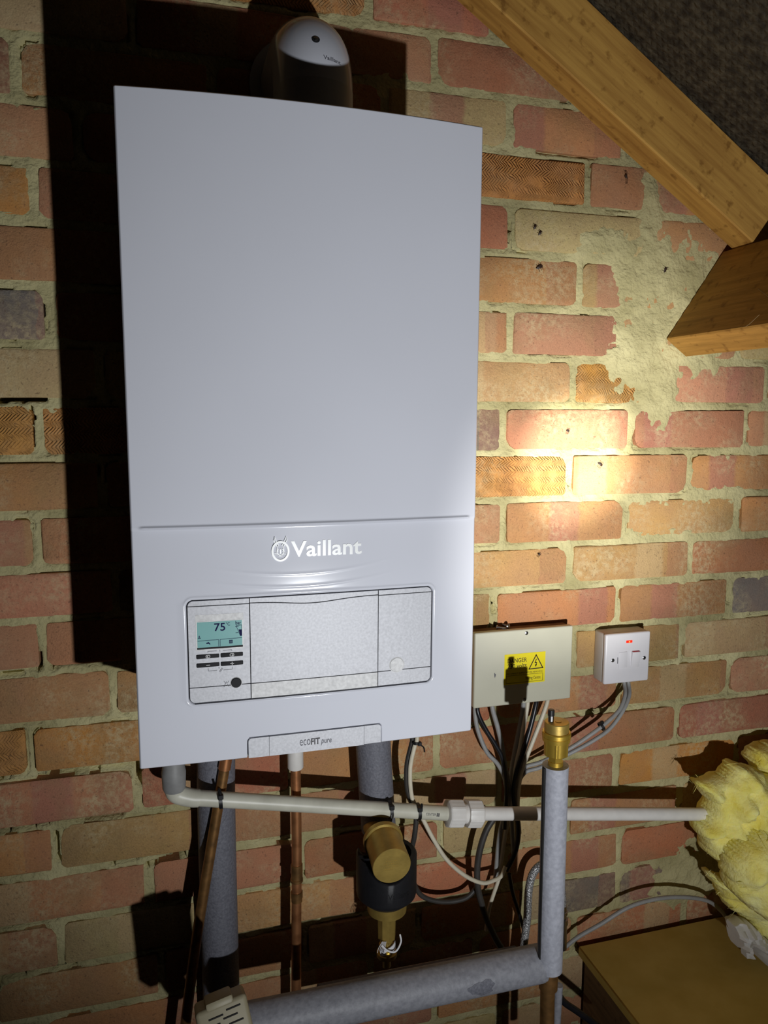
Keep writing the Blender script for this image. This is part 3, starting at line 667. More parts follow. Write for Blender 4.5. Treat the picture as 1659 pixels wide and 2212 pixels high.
# ------------------------------------------------------------------ flue elbow on top of the boiler
FY, FR = -.132, .0492
FX = P(676, 140, FY).x
zc = .833                                            # axis height of the horizontal leg
flue = thing('flue_elbow', (FX, FY, H), 'white flue elbow with a small screw on top of the boiler', 'flue')
m = MB(); m.lathe([(H - .003, .054), (H + .012, .054), (H + .013, FR), (zc - .055, FR)], (FX, FY, 0), (0, 0, 1), 48)
m.build('flue_pipe', MT['casing'], flue)
v = []; f = []; seg = 48; rb = .0555; st = 14
for i in range(st + 1):
    a = math.pi / 2 * i / st
    c = Vector((FX, FY + rb * (1 - math.cos(a)), zc - rb + rb * math.sin(a))); nrm = Vector((0, -math.cos(a), math.sin(a)))
    for k in range(seg):
        t = 2 * math.pi * k / seg; v.append(c + Vector((1, 0, 0)) * FR * math.cos(t) + nrm * FR * math.sin(t))
for i in range(st):
    for k in range(seg): l = (k + 1) % seg; f.append((i * seg + k, i * seg + l, (i + 1) * seg + l, (i + 1) * seg + k))
f += [tuple(range(seg))[::-1], tuple(st * seg + k for k in range(seg))]
bend = mesh('flue_bend', v, f, MT['white'], flue, 50)
m = MB(); m.lathe([(FY + rb, FR), (-.006, FR), (-.006, .064), (.03, .064)], (FX, 0, zc), (0, 1, 0), 40); m.build('flue_spigot', MT['casing'], flue)
def on_bend(x, a): 
    s = (x - FX) / FR; c = math.sqrt(1 - s * s)
    return Vector((x, FY + rb * (1 - math.cos(a)) - FR * c * math.cos(a), zc - rb + rb * math.sin(a) + FR * c * math.sin(a))), Vector((s, -c * math.cos(a), c * math.sin(a)))
p, nr = on_bend(P(683, 110, FY - .04).x, math.radians(26))
m = MB(); m.lathe([(-.002, .0048), (.0004, .0048), (.0006, .0034)], p, nr, 20); m.build('screw_socket', MT['dark'], flue)
m = MB(); m.lathe([(0, .0030), (.0012, .0030), (.0020, .0015)], p, nr, 16); m.build('screw', MT['steel'], flue)
def bendtext(t_, x0, x1, a0, h):
    o = text(t_, x0, x1, 0, 0, MT['print_grey'], bend, depth=.0001, height=h)
    for vt in o.data.vertices:
        a = a0 + vt.co.z / (rb + FR * .7); p_, n_ = on_bend(vt.co.x, a); vt.co = p_ + n_ * (.0003 if vt.co.y < 0 else -.0004)
bendtext('Vaillant', FX + .004, FX + .026, math.radians(12), .0042)

# ------------------------------------------------------------------ pipes under the boiler
YC = -.0885
cond = thing('condensate_pipe', P(960, 1757, YC), 'thin white plastic waste pipe running sideways below the boiler', 'pipe')
e0 = P(380, 1722, YC); p0 = P(405, 1722.5, YC); p1 = P(968, 1757, YC); p2 = P(1035, 1757, YC); p3 = P(1600, 1759, YC)
MB().tube([p0, p1], .0110, 20).build('waste_pipe', MT['pvc_old'], cond)
MB().tube([p2 - (p3 - p2).normalized() * .02, p3], .0106, 20).build('waste_pipe', MT['pvc'], cond)
top = P(377, 1700, YC); dirp = (p1 - p0).normalized()
MB().tube([top + Vector((0, 0, .004)), top + Vector((0, 0, -.004)), Vector((top.x + .004, YC, e0.z + .004)), p0 + dirp * .004, p0 + dirp * .016], .0138, 20, 8, lambda t: 1 - .12 * t).build('elbow_bend', MT['pvc_old'], cond)
MB().lathe([(0, .0140), (.004, .0155), (.026, .0165), (.034, .0150), (.040, .0150), (.006 - top.z, .015)], top + Vector((-.0005, 0, -.004)), (0, 0, 1), 28).build('rubber_socket', MT['pvc_grey'], cond)['label'] = 'grey rubber socket under the boiler'
d = (p2 - p1).normalized(); L_ = (p2 - p1).length; mid_ = (p1 + p2) / 2
MB().lathe([(-.022, .0135), (-.010, .0150), (-.009, .0165), (-.006, .0165), (-.005, .0150), (.005, .0150), (.006, .0165), (.009, .0165), (.022, .0140)], mid_, d, 28).build('coupling_body', MT['pvc'], cond)
for s in (-1, 1):
    c = mid_ + d * (.0165 * s)
    MB().lathe([(-.0125, .0165), (-.0125, .0198), (-.0105, .0204), (.0095, .0204), (.0115, .0190), (.0125, .0165)], c, d * s, 48, True, lambda t, h: 1 + (.05 if (math.degrees(t) % 45) < 9 else 0)).build('coupling_nut', MT['pvc'], cond, 25)
tx = [P(914, 1757, YC), P(935, 1758, YC)]
o = text('CENTER', 0, .0165, 0, 0, MT['print_dark'], cond, 'printed_mark', depth=.0001, height=.0034)
def wrap(o, start, d_, r):
    """lay flat lettering round the pipe's near side"""
    up = Vector((0, 0, 1)); up = (up - d_ * up.dot(d_)).normalized(); out = d_.cross(up); out = out if out.y < 0 else -out
    for vt in o.data.vertices:
        a = (vt.co.z + .0005) / r; rad = r + (.0002 if vt.co.y < 0 else -.0004)
        vt.co = start + d_ * vt.co.x + (out * math.cos(a) + up * math.sin(a)) * rad
sp = p0 + dirp * ((tx[0] - p0).dot(dirp)); wrap(o, sp, dirp, .0110)
o = MB(); 
for i in (0, 1):
    for j in (0, 1): o.box(.0175 + i * .0026, .0197 + i * .0026, -.0001, .0004, -.001 + j * .0026, .0012 + j * .0026)
o = o.build('printed_mark', MT['print_dark'], cond, None); wrap(o, sp, dirp, .0110)

def ztie(u, v, label, yy=YC, r=.0116, tail=(0, 0, -.02), axis=dirp, tilt=.0):
    c = p0 + dirp * ((P(u, v, yy) - p0).dot(dirp)) if axis is dirp else P(u, v, yy)
    t = thing('cable_tie', c, label, 'cable tie')
    ax = Vector(axis); ax = (ax + Vector((0, 0, tilt))).normalized(); a = ax.orthogonal().normalized(); b = ax.cross(a)
    v_ = []; f = []; n = 28
    for i in range(n):
        q = 2 * math.pi * i / n; e = a * math.cos(q) + b * math.sin(q); rr = r * (1 + (.0 if axis is not dirp else 0))
        for h, k in ((-.0024, 0), (.0024, 0), (.0024, .0014), (-.0024, .0014)): v_.append(c + ax * h + e * (rr + k))
    for i in range(n):
        j = (i + 1) % n
        for k in range(4): l = (k + 1) % 4; f.append((i * 4 + k, i * 4 + l, j * 4 + l, j * 4 + k))
    mesh('strap', v_, f, MT['black'], t, 40)
    hd = c + Vector((0, -r * .75, r * .75))
    MB().rbox(hd.x - .0038, hd.x + .0038, hd.y - .0040, hd.y + .0025, hd.z - .0034, hd.z + .0034, .0008, 1).build('locking_head', MT['black'], t)
    tl = Vector(tail); MB().tube([hd, hd + tl * .5 + Vector((.001, -.002, 0)), hd + tl], .0018, 6, 4).build('tail', MT['black'], t)
    return t
ztie(477, 1721, 'black cable tie holding the waste pipe to the slanting copper pipe', tail=(-.002, .004, .010), tilt=.25)
ztie(843, 1746, 'black cable tie on the waste pipe just above the brass filter', tail=(-.004, -.003, -.028), tilt=.2)
ztie(903, 1751, 'black cable tie strapping the white cable to the waste pipe', tail=(.004, .003, .006), tilt=.2)

def pipe_thing(name, pts, r, mat, part, label, inner=None, cat='pipe', seg=28, extra=None):
    t = thing(name, Vector(pts[-1]), label, cat)
    MB().tube(pts, r, seg, 6).build(part, mat, t, 60)
    if inner: MB().tube(inner[0], inner[1], 16).build('copper_core', inner[2], t)
    return t
gl = [P(467, 1640, -.036), P(467, 1720, -.036), P(471, 1900, -.036), P(476, 2070, -.036), P(482, 2290, -.036)]
ext = lambda p_, q_, z: p_ + (p_ - q_) * ((z - p_.z) / (p_.z - q_.z))
gl = [ext(gl[0], gl[1], .002)] + gl + [ext(gl[-1], gl[-2], -.859)]
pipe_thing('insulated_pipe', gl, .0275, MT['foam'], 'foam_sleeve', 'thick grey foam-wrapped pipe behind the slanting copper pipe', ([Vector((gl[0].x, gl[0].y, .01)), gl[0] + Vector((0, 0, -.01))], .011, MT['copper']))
gr = [P(804, 1570, -.046), P(808, 1640, -.047), P(813, 1720, -.048), P(818, 1790, -.049)]
gr = [ext(gr[0], gr[1], .002)] + gr
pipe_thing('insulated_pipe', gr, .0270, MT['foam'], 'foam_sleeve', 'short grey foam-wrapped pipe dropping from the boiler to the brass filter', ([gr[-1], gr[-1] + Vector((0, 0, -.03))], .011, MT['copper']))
sl = [P(488, 1640, -.069), P(463, 1790, -.070), P(431, 1985, -.072), P(412, 2120, -.073), P(395, 2260, -.073)]
sl = [ext(sl[0], sl[1], .002)] + sl + [ext(sl[-1], sl[-2], -.859)]
t = pipe_thing('copper_pipe', sl, .0076, MT['old_copper'], 'tube', 'slanting tarnished copper pipe in front of the grey foam pipe')
MB().tube([sl[0], sl[1] + (sl[2] - sl[1]) * .14], .0088, 16).build('fitting', MT['copper'], t)
cv = [P(638, 1630, -.062), P(641, 1840, -.062), P(640, 2030, -.062), P(640, 2290, -.062)]
cv = [ext(cv[0], cv[1], .002)] + cv + [ext(cv[-1], cv[-2], -.859)]
t = pipe_thing('copper_pipe', cv, .0075, MT['copper'], 'tube', 'upright copper pipe hanging from a white nut under the boiler')
MB().lathe([(-.014, .0105), (-.012, .0118), (.012, .0118), (.002 - P(638, 1640, -.062).z, .012)], P(638, 1640, -.062), (0, 0, 1), 24).build('white_nut', MT['pvc'], t)
for a, b, r in ((1866, 1897, .0088), (1897, 1903, .0096), (1925, 1938, .0090), (1938, 1946, .0084)):
    q = P(641, a, -.062); MB().lathe([(0, r * .9), (.0006, r), (q.z - P(641, b, -.062).z, r), (q.z - P(641, b, -.062).z + .0006, r * .9)], q, (0, 0, -1), 20).build('solder_fitting', MT['old_copper'], t)

# ------------------------------------------------------------------ brass and black magnetic filter
YF = -.128
fc = P(846.5, 1871, -.176); rf = .0273
fbk = P(826, 1811, -.116); fax = (fc - fbk).normalized()
filt = thing('magnetic_filter', P(846, 2058, YF), 'brass dirt filter in a black collar below the waste pipe', 'filter')
MB().lathe([(-.062, .0262), (-.060, .0290), (-.052, .0290), (-.050, .0265), (-.0006, rf), (0, rf - .0006)], fc, fax, 48).build('brass_body', MT['brass2'], filt)['label'] = 'round brass barrel with stamped end face'
# stamped marks on the end face
m = MB(); fu = Vector((1, 0, 0)); fu = (fu - fax * fu.dot(fax)).normalized(); fw = fax.cross(fu); fw = fw if fw.z > 0 else -fw
for i in range(4):
    for j in range(9):
        if random.random() < .75:
            o_ = fc + fu * (-.011 + j * .0024) + fw * (.006 - i * .0042)
            q_ = [o_, o_ + fu * .0014, o_ + fu * .0014 + fw * .0022, o_ + fw * .0022]
            m.add([k_ + fax * .0003 for k_ in q_] + [k_ - fax * .0004 for k_ in q_], [(0, 1, 2, 3), (0, 4, 5, 1), (1, 5, 6, 2), (2, 6, 7, 3), (3, 7, 4, 0)])
m.build('stamped_marks', MT['brass2'], filt, None)
zb_ = P(846, 1974, YF - .036).z; xcn, ycn = P(843, 1925, YF - .02).x, YF + .0; Ro, Ri = .0440, .0360
ztip = P(900, 1838, YF - .01).z; v = []; f = []; n = 72
for i in range(n):
    t = 2 * math.pi * i / n; c, s = math.cos(t), math.sin(t)
    for r_, kind in ((.030, 0), (Ro - .001, 1), (Ro, 2), (Ro, 3), (Ro - .002, 4), (Ri, 5), (Ri, 6)):
        x = xcn + r_ * c; y = ycn + r_ * s; dx = x - fc.x; Rc = .0315
        zt_ = ztip if abs(dx) >= Rc else min(ztip, fc.z - math.sqrt(max(0, Rc * Rc - dx * dx)) + (0 if abs(dx) < Rc * .9 else (abs(dx) - Rc * .9) * 2))
        z = {0: zb_ - .002, 1: zb_ + .010, 2: zb_ + .014, 3: zt_ - .002, 4: zt_, 5: zt_, 6: zb_ + .01}[kind]
        v.append((x, y, z))
for i in range(n):
    j = (i + 1) % n
    for k in range(6): f.append((i * 7 + k, j * 7 + k, j * 7 + k + 1, i * 7 + k + 1))
f.append(tuple(i * 7 for i in range(n))[::-1])
slv = mesh('black_collar', v, f, MT['rubber'], filt, 45)
o = text('Vaillant', xcn - .010, xcn + .022, zb_ + .026, 0, MT['black'], slv, depth=.0004, height=.009, yfun=lambda x, z: ycn - math.sqrt(Ro * Ro - (x - xcn) ** 2))
vx = P(846, 2045, YF); vx.x = xcn + .001
zz = lambda v_: P(846, v_, YF - .022).z
MB().lathe([(zz(1962), .030), (zz(1972), .0290), (zz(1984), .0285), (zz(1986), .026), (zz(1988), .014)], (xcn + .001, YF, 0), (0, 0, 1), 40).build('base_ring', MT['brass2'], filt)
MB().lathe([(zz(1985), .0140), (vx.z + .017, .0132), (vx.z + .0155, .0095), (vx.z + .010, .0090)], (xcn + .001, YF, 0), (0, 0, 1), 8).build('hex_neck', MT['brass2'], filt, 20)
MB().lathe([(.020, .0085), (.008, .0090), (.006, .0115), (-.004, .0115), (-.006, .0150), (-.012, .0150), (-.014, .012)], (vx.x, YF, vx.z), (0, 0, 1), 24).build('drain_valve', MT['brass2'], filt)
MB().lathe([(0, .0035), (.016, .0035), (.0165, .002)], (vx.x - .001, YF - .002, vx.z - .001), (-.1, -1, .1), 16).build('drain_spindle', MT['brass'], filt)
m = MB(); v = []; f = []
for i in range(15):
    t = math.radians(-30 - 120 * i / 14)
    for z in (0, -.010): v.append((vx.x + .0125 * math.cos(t) * (1 if z == 0 else 1.1), YF + .0135 * math.sin(t), vx.z + .014 + z - (.010 * i / 14)))
for i in range(14): f.append((i * 2, i * 2 + 1, i * 2 + 3, i * 2 + 2))
n0 = len(v); v += [(a, b + .0008, c) for a, b, c in v]; f += [tuple(q + n0 for q in k)[::-1] for k in f]
m.add(v, f)
m.tube([P(864, 2018, YF - .012), P(866, 2035, YF - .016), P(855, 2055, YF - .018), P(838, 2054, YF - .018), P(824, 2042, YF - .014)], .0013, 8)
for a in range(5): m.tube([P(826 + a * 2, 2034, YF - .013), P(818 + a * 3, 2048 + a * 2, YF - .014), P(817 + a * 4 + random.uniform(-3, 3), 2058 + a, YF - .012)], .0005, 5)
m.build('thread_tape', MT['tape'], filt)['label'] = 'frayed white thread tape'
# pipe into the filter's back
MB().lathe([(0, .014), (.06, .014)], fbk, (0, 1, -.25), 24).build('inlet', MT['brass2'], filt)
MB().tube([(vx.x, YF + .0, vx.z - .012), (vx.x, YF, vx.z - .03)], .006, 12).build('drain_spout', MT['brass2'], filt)

# ------------------------------------------------------------------ riser with automatic air vent
YR = -.215
ra, rb_ = P(1200, 1652, YR), P(1187, 2092, YR)
riser = thing('insulated_riser', rb_, 'upright silver-grey foam-wrapped pipe below the brass air vent', 'pipe')
MB().tube([ra + (rb_ - ra) * (i / 6) for i in range(7)], .0182, 36, 1).build('foam_sleeve', MT['foam_lit'], riser, 60)
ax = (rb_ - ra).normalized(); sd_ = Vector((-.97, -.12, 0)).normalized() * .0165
MB().tube([ra + sd_ + Vector((-.0015, 0, -.001)), (ra + rb_) / 2 + sd_, rb_ + sd_], .0034, 8, 1).build('sleeve_dark_strip', MT['slot'], riser)  # narrow dark strip down the left side of the sleeve
MB().lathe([(0, .0105), (.010, .0105)], ra - Vector((0, 0, .004)), (0, 0, 1), 20).build('pipe_end', MT['brass'], riser)
vent = thing('air_vent', ra, 'small brass automatic air vent on top of the grey riser', 'air vent')
B0 = P(1200, 1646, YR); lz = lambda v_: P(1200, v_, YR).z - B0.z
MB().lathe([(-.004, .010), (lz(1634), .0105), (lz(1633), .0115), (lz(1629), .0118)], B0, (0, 0, 1), 6).build('hex_nut', MT['brass'], vent, 20)
MB().lathe([(lz(1630), .0150), (lz(1628), .0165), (lz(1599), .0168)], B0, (0, 0, 1), 64, True, lambda t, h: 1 + (.05 if (math.degrees(t) % 60) < 12 else 0)).build('ribbed_body', MT['brass'], vent, 25)
MB().lathe([(lz(1600), .0165), (lz(1599), .0190), (lz(1590), .0196), (lz(1589.5), .0190), (lz(1589), .0198), (lz(1581), .0198), (lz(1579), .0188)], B0, (0, 0, 1), 48).build('collar', MT['brass'], vent, 30)
MB().lathe([(lz(1581), .0170), (lz(1560), .0170), (lz(1558.5), .0162), (lz(1558), .015)], B0, (0, 0, 1), 48).build('vent_cap', MT['brass2'], vent, 30)
kt = B0 + Vector((0, 0, lz(1558)))
MB().lathe([(0, .0044), (.0006, .0044), (.0008, .0034)], kt + Vector((.001, -.002, 0)), (0, 0, 1), 24).build('cap_button', MT['brass2'], vent, 30)
kc = kt + Vector((-.0085, .0015, 0))
MB().lathe([(0, .0040), (.010, .0040)], kc, (0, 0, 1), 12).build('valve_stem', MT['steel'], vent, 30)
MB().lathe([(.0085, .0046), (.0165, .0046), (.0172, .0036)], kc, (0, 0, 1), 12).build('valve_cap', MT['black'], vent, 30)
# old pipe carrying on below the riser
q = P(1186, 2085, YR)
t = thing('copper_pipe', P(1183, 2330, YR), 'tarnished brown pipe below the grey riser beside the board', 'pipe')
MB().tube([q, P(1183, 2135, YR), P(1179, 2330, YR), Vector((P(1179, 2330, YR).x, YR, -.859))], .0105, 18).build('tube', MT['old_copper'], t)
MB().lathe([(0, .0125), (.001, .0135), (.026, .0135), (.027, .0125)], P(1184, 2135, YR), (0, 0, 1), 20).build('fitting', MT['old_copper'], t)
MB().tube([P(1207, 2128, YR + .01), P(1201, 2230, YR + .01), P(1198, 2330, YR + .01)], .0062, 14).build('foam_strip', MT['foam2'], t)
# low level pipe
la, lb = P(1168, 2080, YR + .012), P(520, 2214, -.203)
low = thing('insulated_pipe', lb, 'grey foam-wrapped pipe lying level along the bottom in front of the wall', 'pipe')
lp = [la + (lb - la) * (i / 8) for i in range(9)]
MB().tube(lp, .0258, 36, 1).build('foam_sleeve', MT['foam2'], low, 60)
MB().tube([la - (lb - la).normalized() * .02, la + (lb - la) * .02], .011, 16).build('copper_core', MT['old_copper'], low)
dl = (lb - la).normalized(); up_ = (Vector((0, 0, 1)) - dl * dl.z).normalized(); ou_ = dl.cross(up_); ou_ = ou_ if ou_.y < 0 else -ou_
cc = la + dl * ((P(1040, 2121, -.225) - la).dot(dl)); v = [cc + (ou_ * math.cos(.05) + up_ * math.sin(.05)) * .0266]; f = []
for q_, (ra_, rb2) in enumerate(((.5, .0266), (1, .0262), (1.02, .0250))):
    for i in range(20):
        t_ = 2 * math.pi * i / 20; jj = 1 + .16 * math.sin(3 * t_ + 1) + .1 * math.sin(7 * t_); a_ = .05 + .42 * math.sin(t_) * ra_ * jj
        v.append(cc + dl * (.019 * math.cos(t_) * ra_ * jj) + (ou_ * math.cos(a_) + up_ * math.sin(a_)) * rb2)
for i in range(20):
    k_ = (i + 1) % 20; f.append((0, 1 + i, 1 + k_)); f.append((1 + i, 21 + i, 21 + k_, 1 + k_)); f.append((21 + i, 41 + i, 41 + k_, 21 + k_))
mesh('torn_patch', v, f, MT['foam'], low, 60)['label'] = 'dark torn patch in the foam'

lo2 = [P(690, 2165, -.105), P(900, 2123, -.105), P(1118, 2079, -.105)]  # unseen pipe added behind the low one, its shadow darkens the wall
pipe_thing('insulated_pipe', lo2[::-1], .0240, MT['foam'], 'foam_sleeve', 'unseen foam-wrapped pipe added behind the low level pipe to shade the wall')
# motorised valve head, bottom edge of the picture
act = thing('valve_actuator', P(490, 2212, -.29), 'beige slotted actuator head of a motorised valve at the lower left', 'valve')
A0 = P(488, 2222, -.300); T = Matrix.Translation(A0) @ Matrix.Rotation(math.radians(-12), 4, 'Y') @ Matrix.Rotation(math.radians(-26), 4, 'X') @ Matrix.Rotation(math.radians(6), 4, 'Z')
MB().rbox(-.030, .030, -.012, .040, -.075, .030, .005, 3, T).build('cover', MT['beige'], act)
MB().rbox(-.017, .015, -.0118, .034, .024, .0345, .003, 2, T).build('cover_lip', MT['beige'], act)
for i in range(6):
    for s in (-1, 1):
        sh_ = .0025 * (-1 if i % 2 else 1); z = .018 - i * .0075 + (.003 if s > 0 else 0)
        MB().rbox(s * .0105 - .0085 + sh_, s * .0105 + .0085 + sh_, -.0128, -.011, z - .0009, z + .0009, .0003, 1, T).build('vent_slot', MT['slot'], act)
MB().tube([A0 + Vector((0, .02, -.07)), A0 + Vector((0, .055, -.10)), A0 + Vector((.0, .085, -.12))], .014, 16).build('valve_body', MT['brass2'], act)

# ------------------------------------------------------------------ wiring box and switched spur
wx0, wx1, wz0, wz1, wy = .5005, .6746, -.0859, .0390, -.032
wb = thing('wiring_box', ((wx0 + wx1) / 2, -.01, wz0), 'cream metal wiring box with yellow danger label beside the boiler', 'junction box')
MB().rbox(wx0 + .002, wx1 - .002, wy + .004, .0005, wz0 + .002, wz1 - .0015, .0015, 2).build('back_box', MT['dust'], wb)
lid = MB().rbox(wx0, wx1, wy, wy + .012, wz0, wz1, .0025, 3).build('lid', MT['boxcream'], wb)
lab = MB().box(.5525, .6254, wy - .0004, wy + .0005, -.0516, -.0004).build('warning_label', MT['yellow'], wb, None); lab['label'] = 'yellow electrical danger label'
yl = wy - .0004
text('DANGER', .5580, .5922, -.0150, yl, MT['print_black'], lab, bold=.008, depth=.0001, height=.0072)
text('230 volts', .5580, .5918, -.0243, yl, MT['print_black'], lab, bold=.008, depth=.0001, height=.0076)
text('DISCONNECT SUPPLY BEFORE REMOVING', .5560, .6210, -.0345, yl, MT['print_black'], lab, depth=.0001, height=.0026)
text('Wiring Centre', .5905, .6175, -.0455, yl, MT['print_black'], lab, bold=.004, depth=.0001, height=.0052)
m = MB()
def bar(a, b, w):
    d = Vector((b[0] - a[0], b[1] - a[1])).normalized(); q = Vector((-d.y, d.x)) * w; a = Vector(a) - d * w * .9; b = Vector(b) + d * w * .9
    pts = [a + q, a - q, b - q, b + q]; v = [(p_.x, yl - .0002, p_.y) for p_ in pts] + [(p_.x, yl + .0003, p_.y) for p_ in pts]
    m.add(v, [(0, 1, 2, 3), (0, 4, 5, 1), (1, 5, 6, 2), (2, 6, 7, 3), (3, 7, 4, 0)])
tri = [(.5965, -.0280), (.6210, -.0275), (.6085, -.0050)]
for a, b in zip(tri, tri[1:] + tri[:1]): bar(a, b, .0008)
bar((.6090, -.0125), (.6070, -.0180), .0007); bar((.6070, -.0180), (.6098, -.0180), .0006); bar((.6098, -.0180), (.6084, -.0240), .0006); bar((.6084, -.0240), (.6076, -.0215), .0006); bar((.6084, -.0240), (.6094, -.0215), .0006)
fr = [(.5560, -.0365), (.6212, -.0365), (.6212, -.0490), (.5560, -.0490)]
for a, b in zip(fr, fr[1:] + fr[:1]): bar(a, b, .00025)
m.build('warning_print', MT['print_black'], lab, None)
for x, z in ((.590, -.0795), (.590, .0330)):
    MB().lathe([(-.001, .0030), (.0008, .0030), (.0014, .0018)], (x, wy, z), (0, -1, 0), 16).build('cover_screw', MT['steel'], wb, 30)
MB().add([(x, wy + yy, z) for yy in (-.0003, .0004) for x, z in ((.5350, -.0285), (.5380, -.0320), (.5372, -.0352), (.5362, -.0378), (.5354, -.0345))], [(0, 1, 2, 3, 4)[::-1]] + [(i, (i + 1) % 5, 5 + (i + 1) % 5, 5 + i) for i in range(5)]).build('paint_chip', MT['print_grey'], wb, None)
def screw(loc, d, label):
    t = thing('loose_screw', loc, label, 'screw', 'loose screws on the wiring box'); d = Vector(d).normalized()
    MB().lathe([(0, .0018), (.0012, .0036), (.0018, .0036), (.0030, .0022)], loc, -d, 18).build('screw_head', MT['steel'], t, 30)
    MB().lathe([(0, .0017)] + [(.001 + i * .0007, .0017 if i % 2 else .0012) for i in range(16)] + [(.0135, .0003)], loc, d, 12).build('screw_thread', MT['steel'], t, 30)
screw(Vector((PZ(1071, 1352, wz1 + .0022).x, -.016, wz1 + .0022)), (.9, -.5, -.06), 'zinc screw lying on its side on the wiring box')
screw(Vector((.565, -.014, wz1 + .0024)), (-.25, .8, .0), 'zinc screw pointing to the wall on the wiring box')

sx0, sx1, sz0, sz1, sy = .7345, .8208, -.0672, .0198, -.034
spur = thing('fused_spur', ((sx0 + sx1) / 2, -.01, sz0), 'white fused switch plate with glowing red neon on the bricks', 'switch')
MB().rbox(sx0 + .0005, sx1 - .0005, sy + .006, .0005, sz0 + .0005, sz1 - .0005, .003, 3).build('back_box', MT['pattress'], spur)
MB().rbox(sx0, sx1, sy - .002, sy + .0065, sz0, sz1, .003, 3).build('face_plate', MT['spurwhite'], spur)
yp = sy - .002
nl = MB().rbox(.7735, .7855, yp - .0008, yp + .001, .0025, .0070, .0006, 1).build('neon_lamp', MT['neon'], spur); nl['label'] = 'glowing red neon'
MB().rbox(.7782, .7808, yp - .0011, yp, .0036, .0058, .0004, 1).build('neon_core', MT['neoncore'], nl)
MB().rbox(.7605, .7768, yp - .0012, yp + .001, -.0400, -.0122, .001, 2).build('fuse_carrier', MT['spurwhite'], spur)
MB().rbox(.7580, .7592, yp - .0006, yp + .001, -.0320, -.0210, .0003, 1).build('fuse_slot', MT['print_grey'], spur)
T = Matrix.Translation(((.7845 + .8005) / 2, yp, -.0268)) @ Matrix.Rotation(math.radians(9), 4, 'X')
rk = MB().rbox(-.008, .008, -.0026, .003, -.0140, .0140, .001, 2, T).build('rocker', MT['spurwhite'], spur)
MB().rbox(-.0066, .0066, -.0010, .003, .0128, .0146, .0004, 1, T).build('rocker_mark', MT['redmark'], rk)
for x, z in ((.7492, -.0255), (.8100, -.0262)):
    MB().lathe([(-.001, .0032), (.0006, .0032), (.0012, .0022)], (x, yp, z), (0, -1, 0), 18).build('face_screw', MT['steel'], spur, 30)

# ------------------------------------------------------------------ cables
def cable(name, pts, r, mat, label, cat='cable', group=None):
    o = MB().tube(pts, r, 10, 8).build(name, MT[mat], None, 60)
    return tag(o, label, cat, group)
Q = lambda l: [P(*p_) for p_ in l]
bx = -.018
cable('cable', Q([(1028, 1505, bx), (1026, 1540, -.022), (1033, 1580, -.026), (1052, 1625, -.03), (1076, 1652, -.03), (1092, 1690, -.03), (1098, 1760, -.03)]), .0036, 'cable_grey', 'grey cable bowing out at the far left below the wiring box')
cable('cable', Q([(1034, 1505, bx), (1032, 1538, -.026), (1050, 1577, -.03), (1071, 1610, -.034), (1086, 1642, -.036), (1094, 1700, -.036), (1090, 1790, -.034)]), .0036, 'cable_black', 'black cable slanting right from the wiring box beside the bowed grey one')
cable('cable', Q([(1062, 1505, bx), (1064, 1532, -.02), (1074, 1568, -.022), (1083, 1605, -.024), (1090, 1650, -.026), (1100, 1720, -.026), (1080, 1800, -.02), (1070, 1900, -.02)]), .0040, 'cable_grey', 'grey cable going straight into the bundle from the middle of the wiring box')
cable('cable', Q([(1131, 1505, bx), (1130, 1530, -.018), (1122, 1575, -.018), (1112, 1625, -.02), (1104, 1680, -.02), (1105, 1760, -.02), (1110, 1850, -.02)]), .0042, 'cable_grey', 'grey cable left of the first white one below the wiring box')
cable('cable', Q([(1140, 1502, bx), (1139, 1526, -.022), (1131, 1570, -.024), (1124, 1612, -.026), (1114, 1660, -.03), (1106, 1730, -.03), (1092, 1800, -.026), (1076, 1900, -.02)]), .0036, 'cable_white', 'white cable beside the black one below the wiring box')
cable('cable', Q([(1160, 1500, bx), (1157, 1524, -.024), (1146, 1570, -.028), (1130, 1625, -.032), (1116, 1670, -.036), (1110, 1720, -.036), (1120, 1790, -.034), (1113, 1840, -.03), (1094, 1880, -.026)]), .0042, 'cable_black', 'thick black cable between the two white ones below the wiring box')
cable('cable', Q([(1184, 1498, bx), (1181, 1520, -.026), (1165, 1565, -.03), (1146, 1614, -.032), (1132, 1650, -.034), (1123, 1682, -.034), (1118, 1740, -.034), (1122, 1800, -.03)]), .0036, 'cable_white', 'white cable at the far right below the wiring box')
cable('cable', Q([(1066, 1768, -.05), (1050, 1795, -.05), (1037, 1835, -.05), (1031, 1875, -.05), (1032, 1915, -.05), (1040, 1950, -.05), (1054, 1992, -.05), (1072, 2030, -.06), (1092, 2062, -.07)]), .0052, 'cable_dark', 'dark grey cable looping left of the bundle below the pipe coupling')
cable('cable', Q([(1100, 1888, -.03), (1108, 1930, -.03), (1122, 1975, -.03), (1132, 2015, -.03), (1136, 2080, -.03)]), .0032, 'cable_black', 'thin black cable running down beside the braided hose')
wc = Q([(901, 1590, -.075), (896, 1610, -.075), (886, 1660, -.075), (889, 1718, -.072), (902, 1748, -.071), (913, 1768, -.072), (937, 1814, -.07), (966, 1858, -.066), (1004, 1891, -.06), (1041, 1907, -.055), (1066, 1902, -.05), (1083, 1892, -.045), (1092, 1872, -.04)])
wc = [Vector((wc[0].x, wc[0].y, .002))] + wc
cable('cable', wc, .0034, 'cable_white', 'white cable looping from the boiler across to the cable bundle')
cable('cable', Q([(1078, 1897, -.044), (1073, 1912, -.044), (1065, 1935, -.042), (1056, 1965, -.04), (1050, 2010, -.04)]), .0032, 'cable_white', 'short white cable tail hanging below the cable bundle')
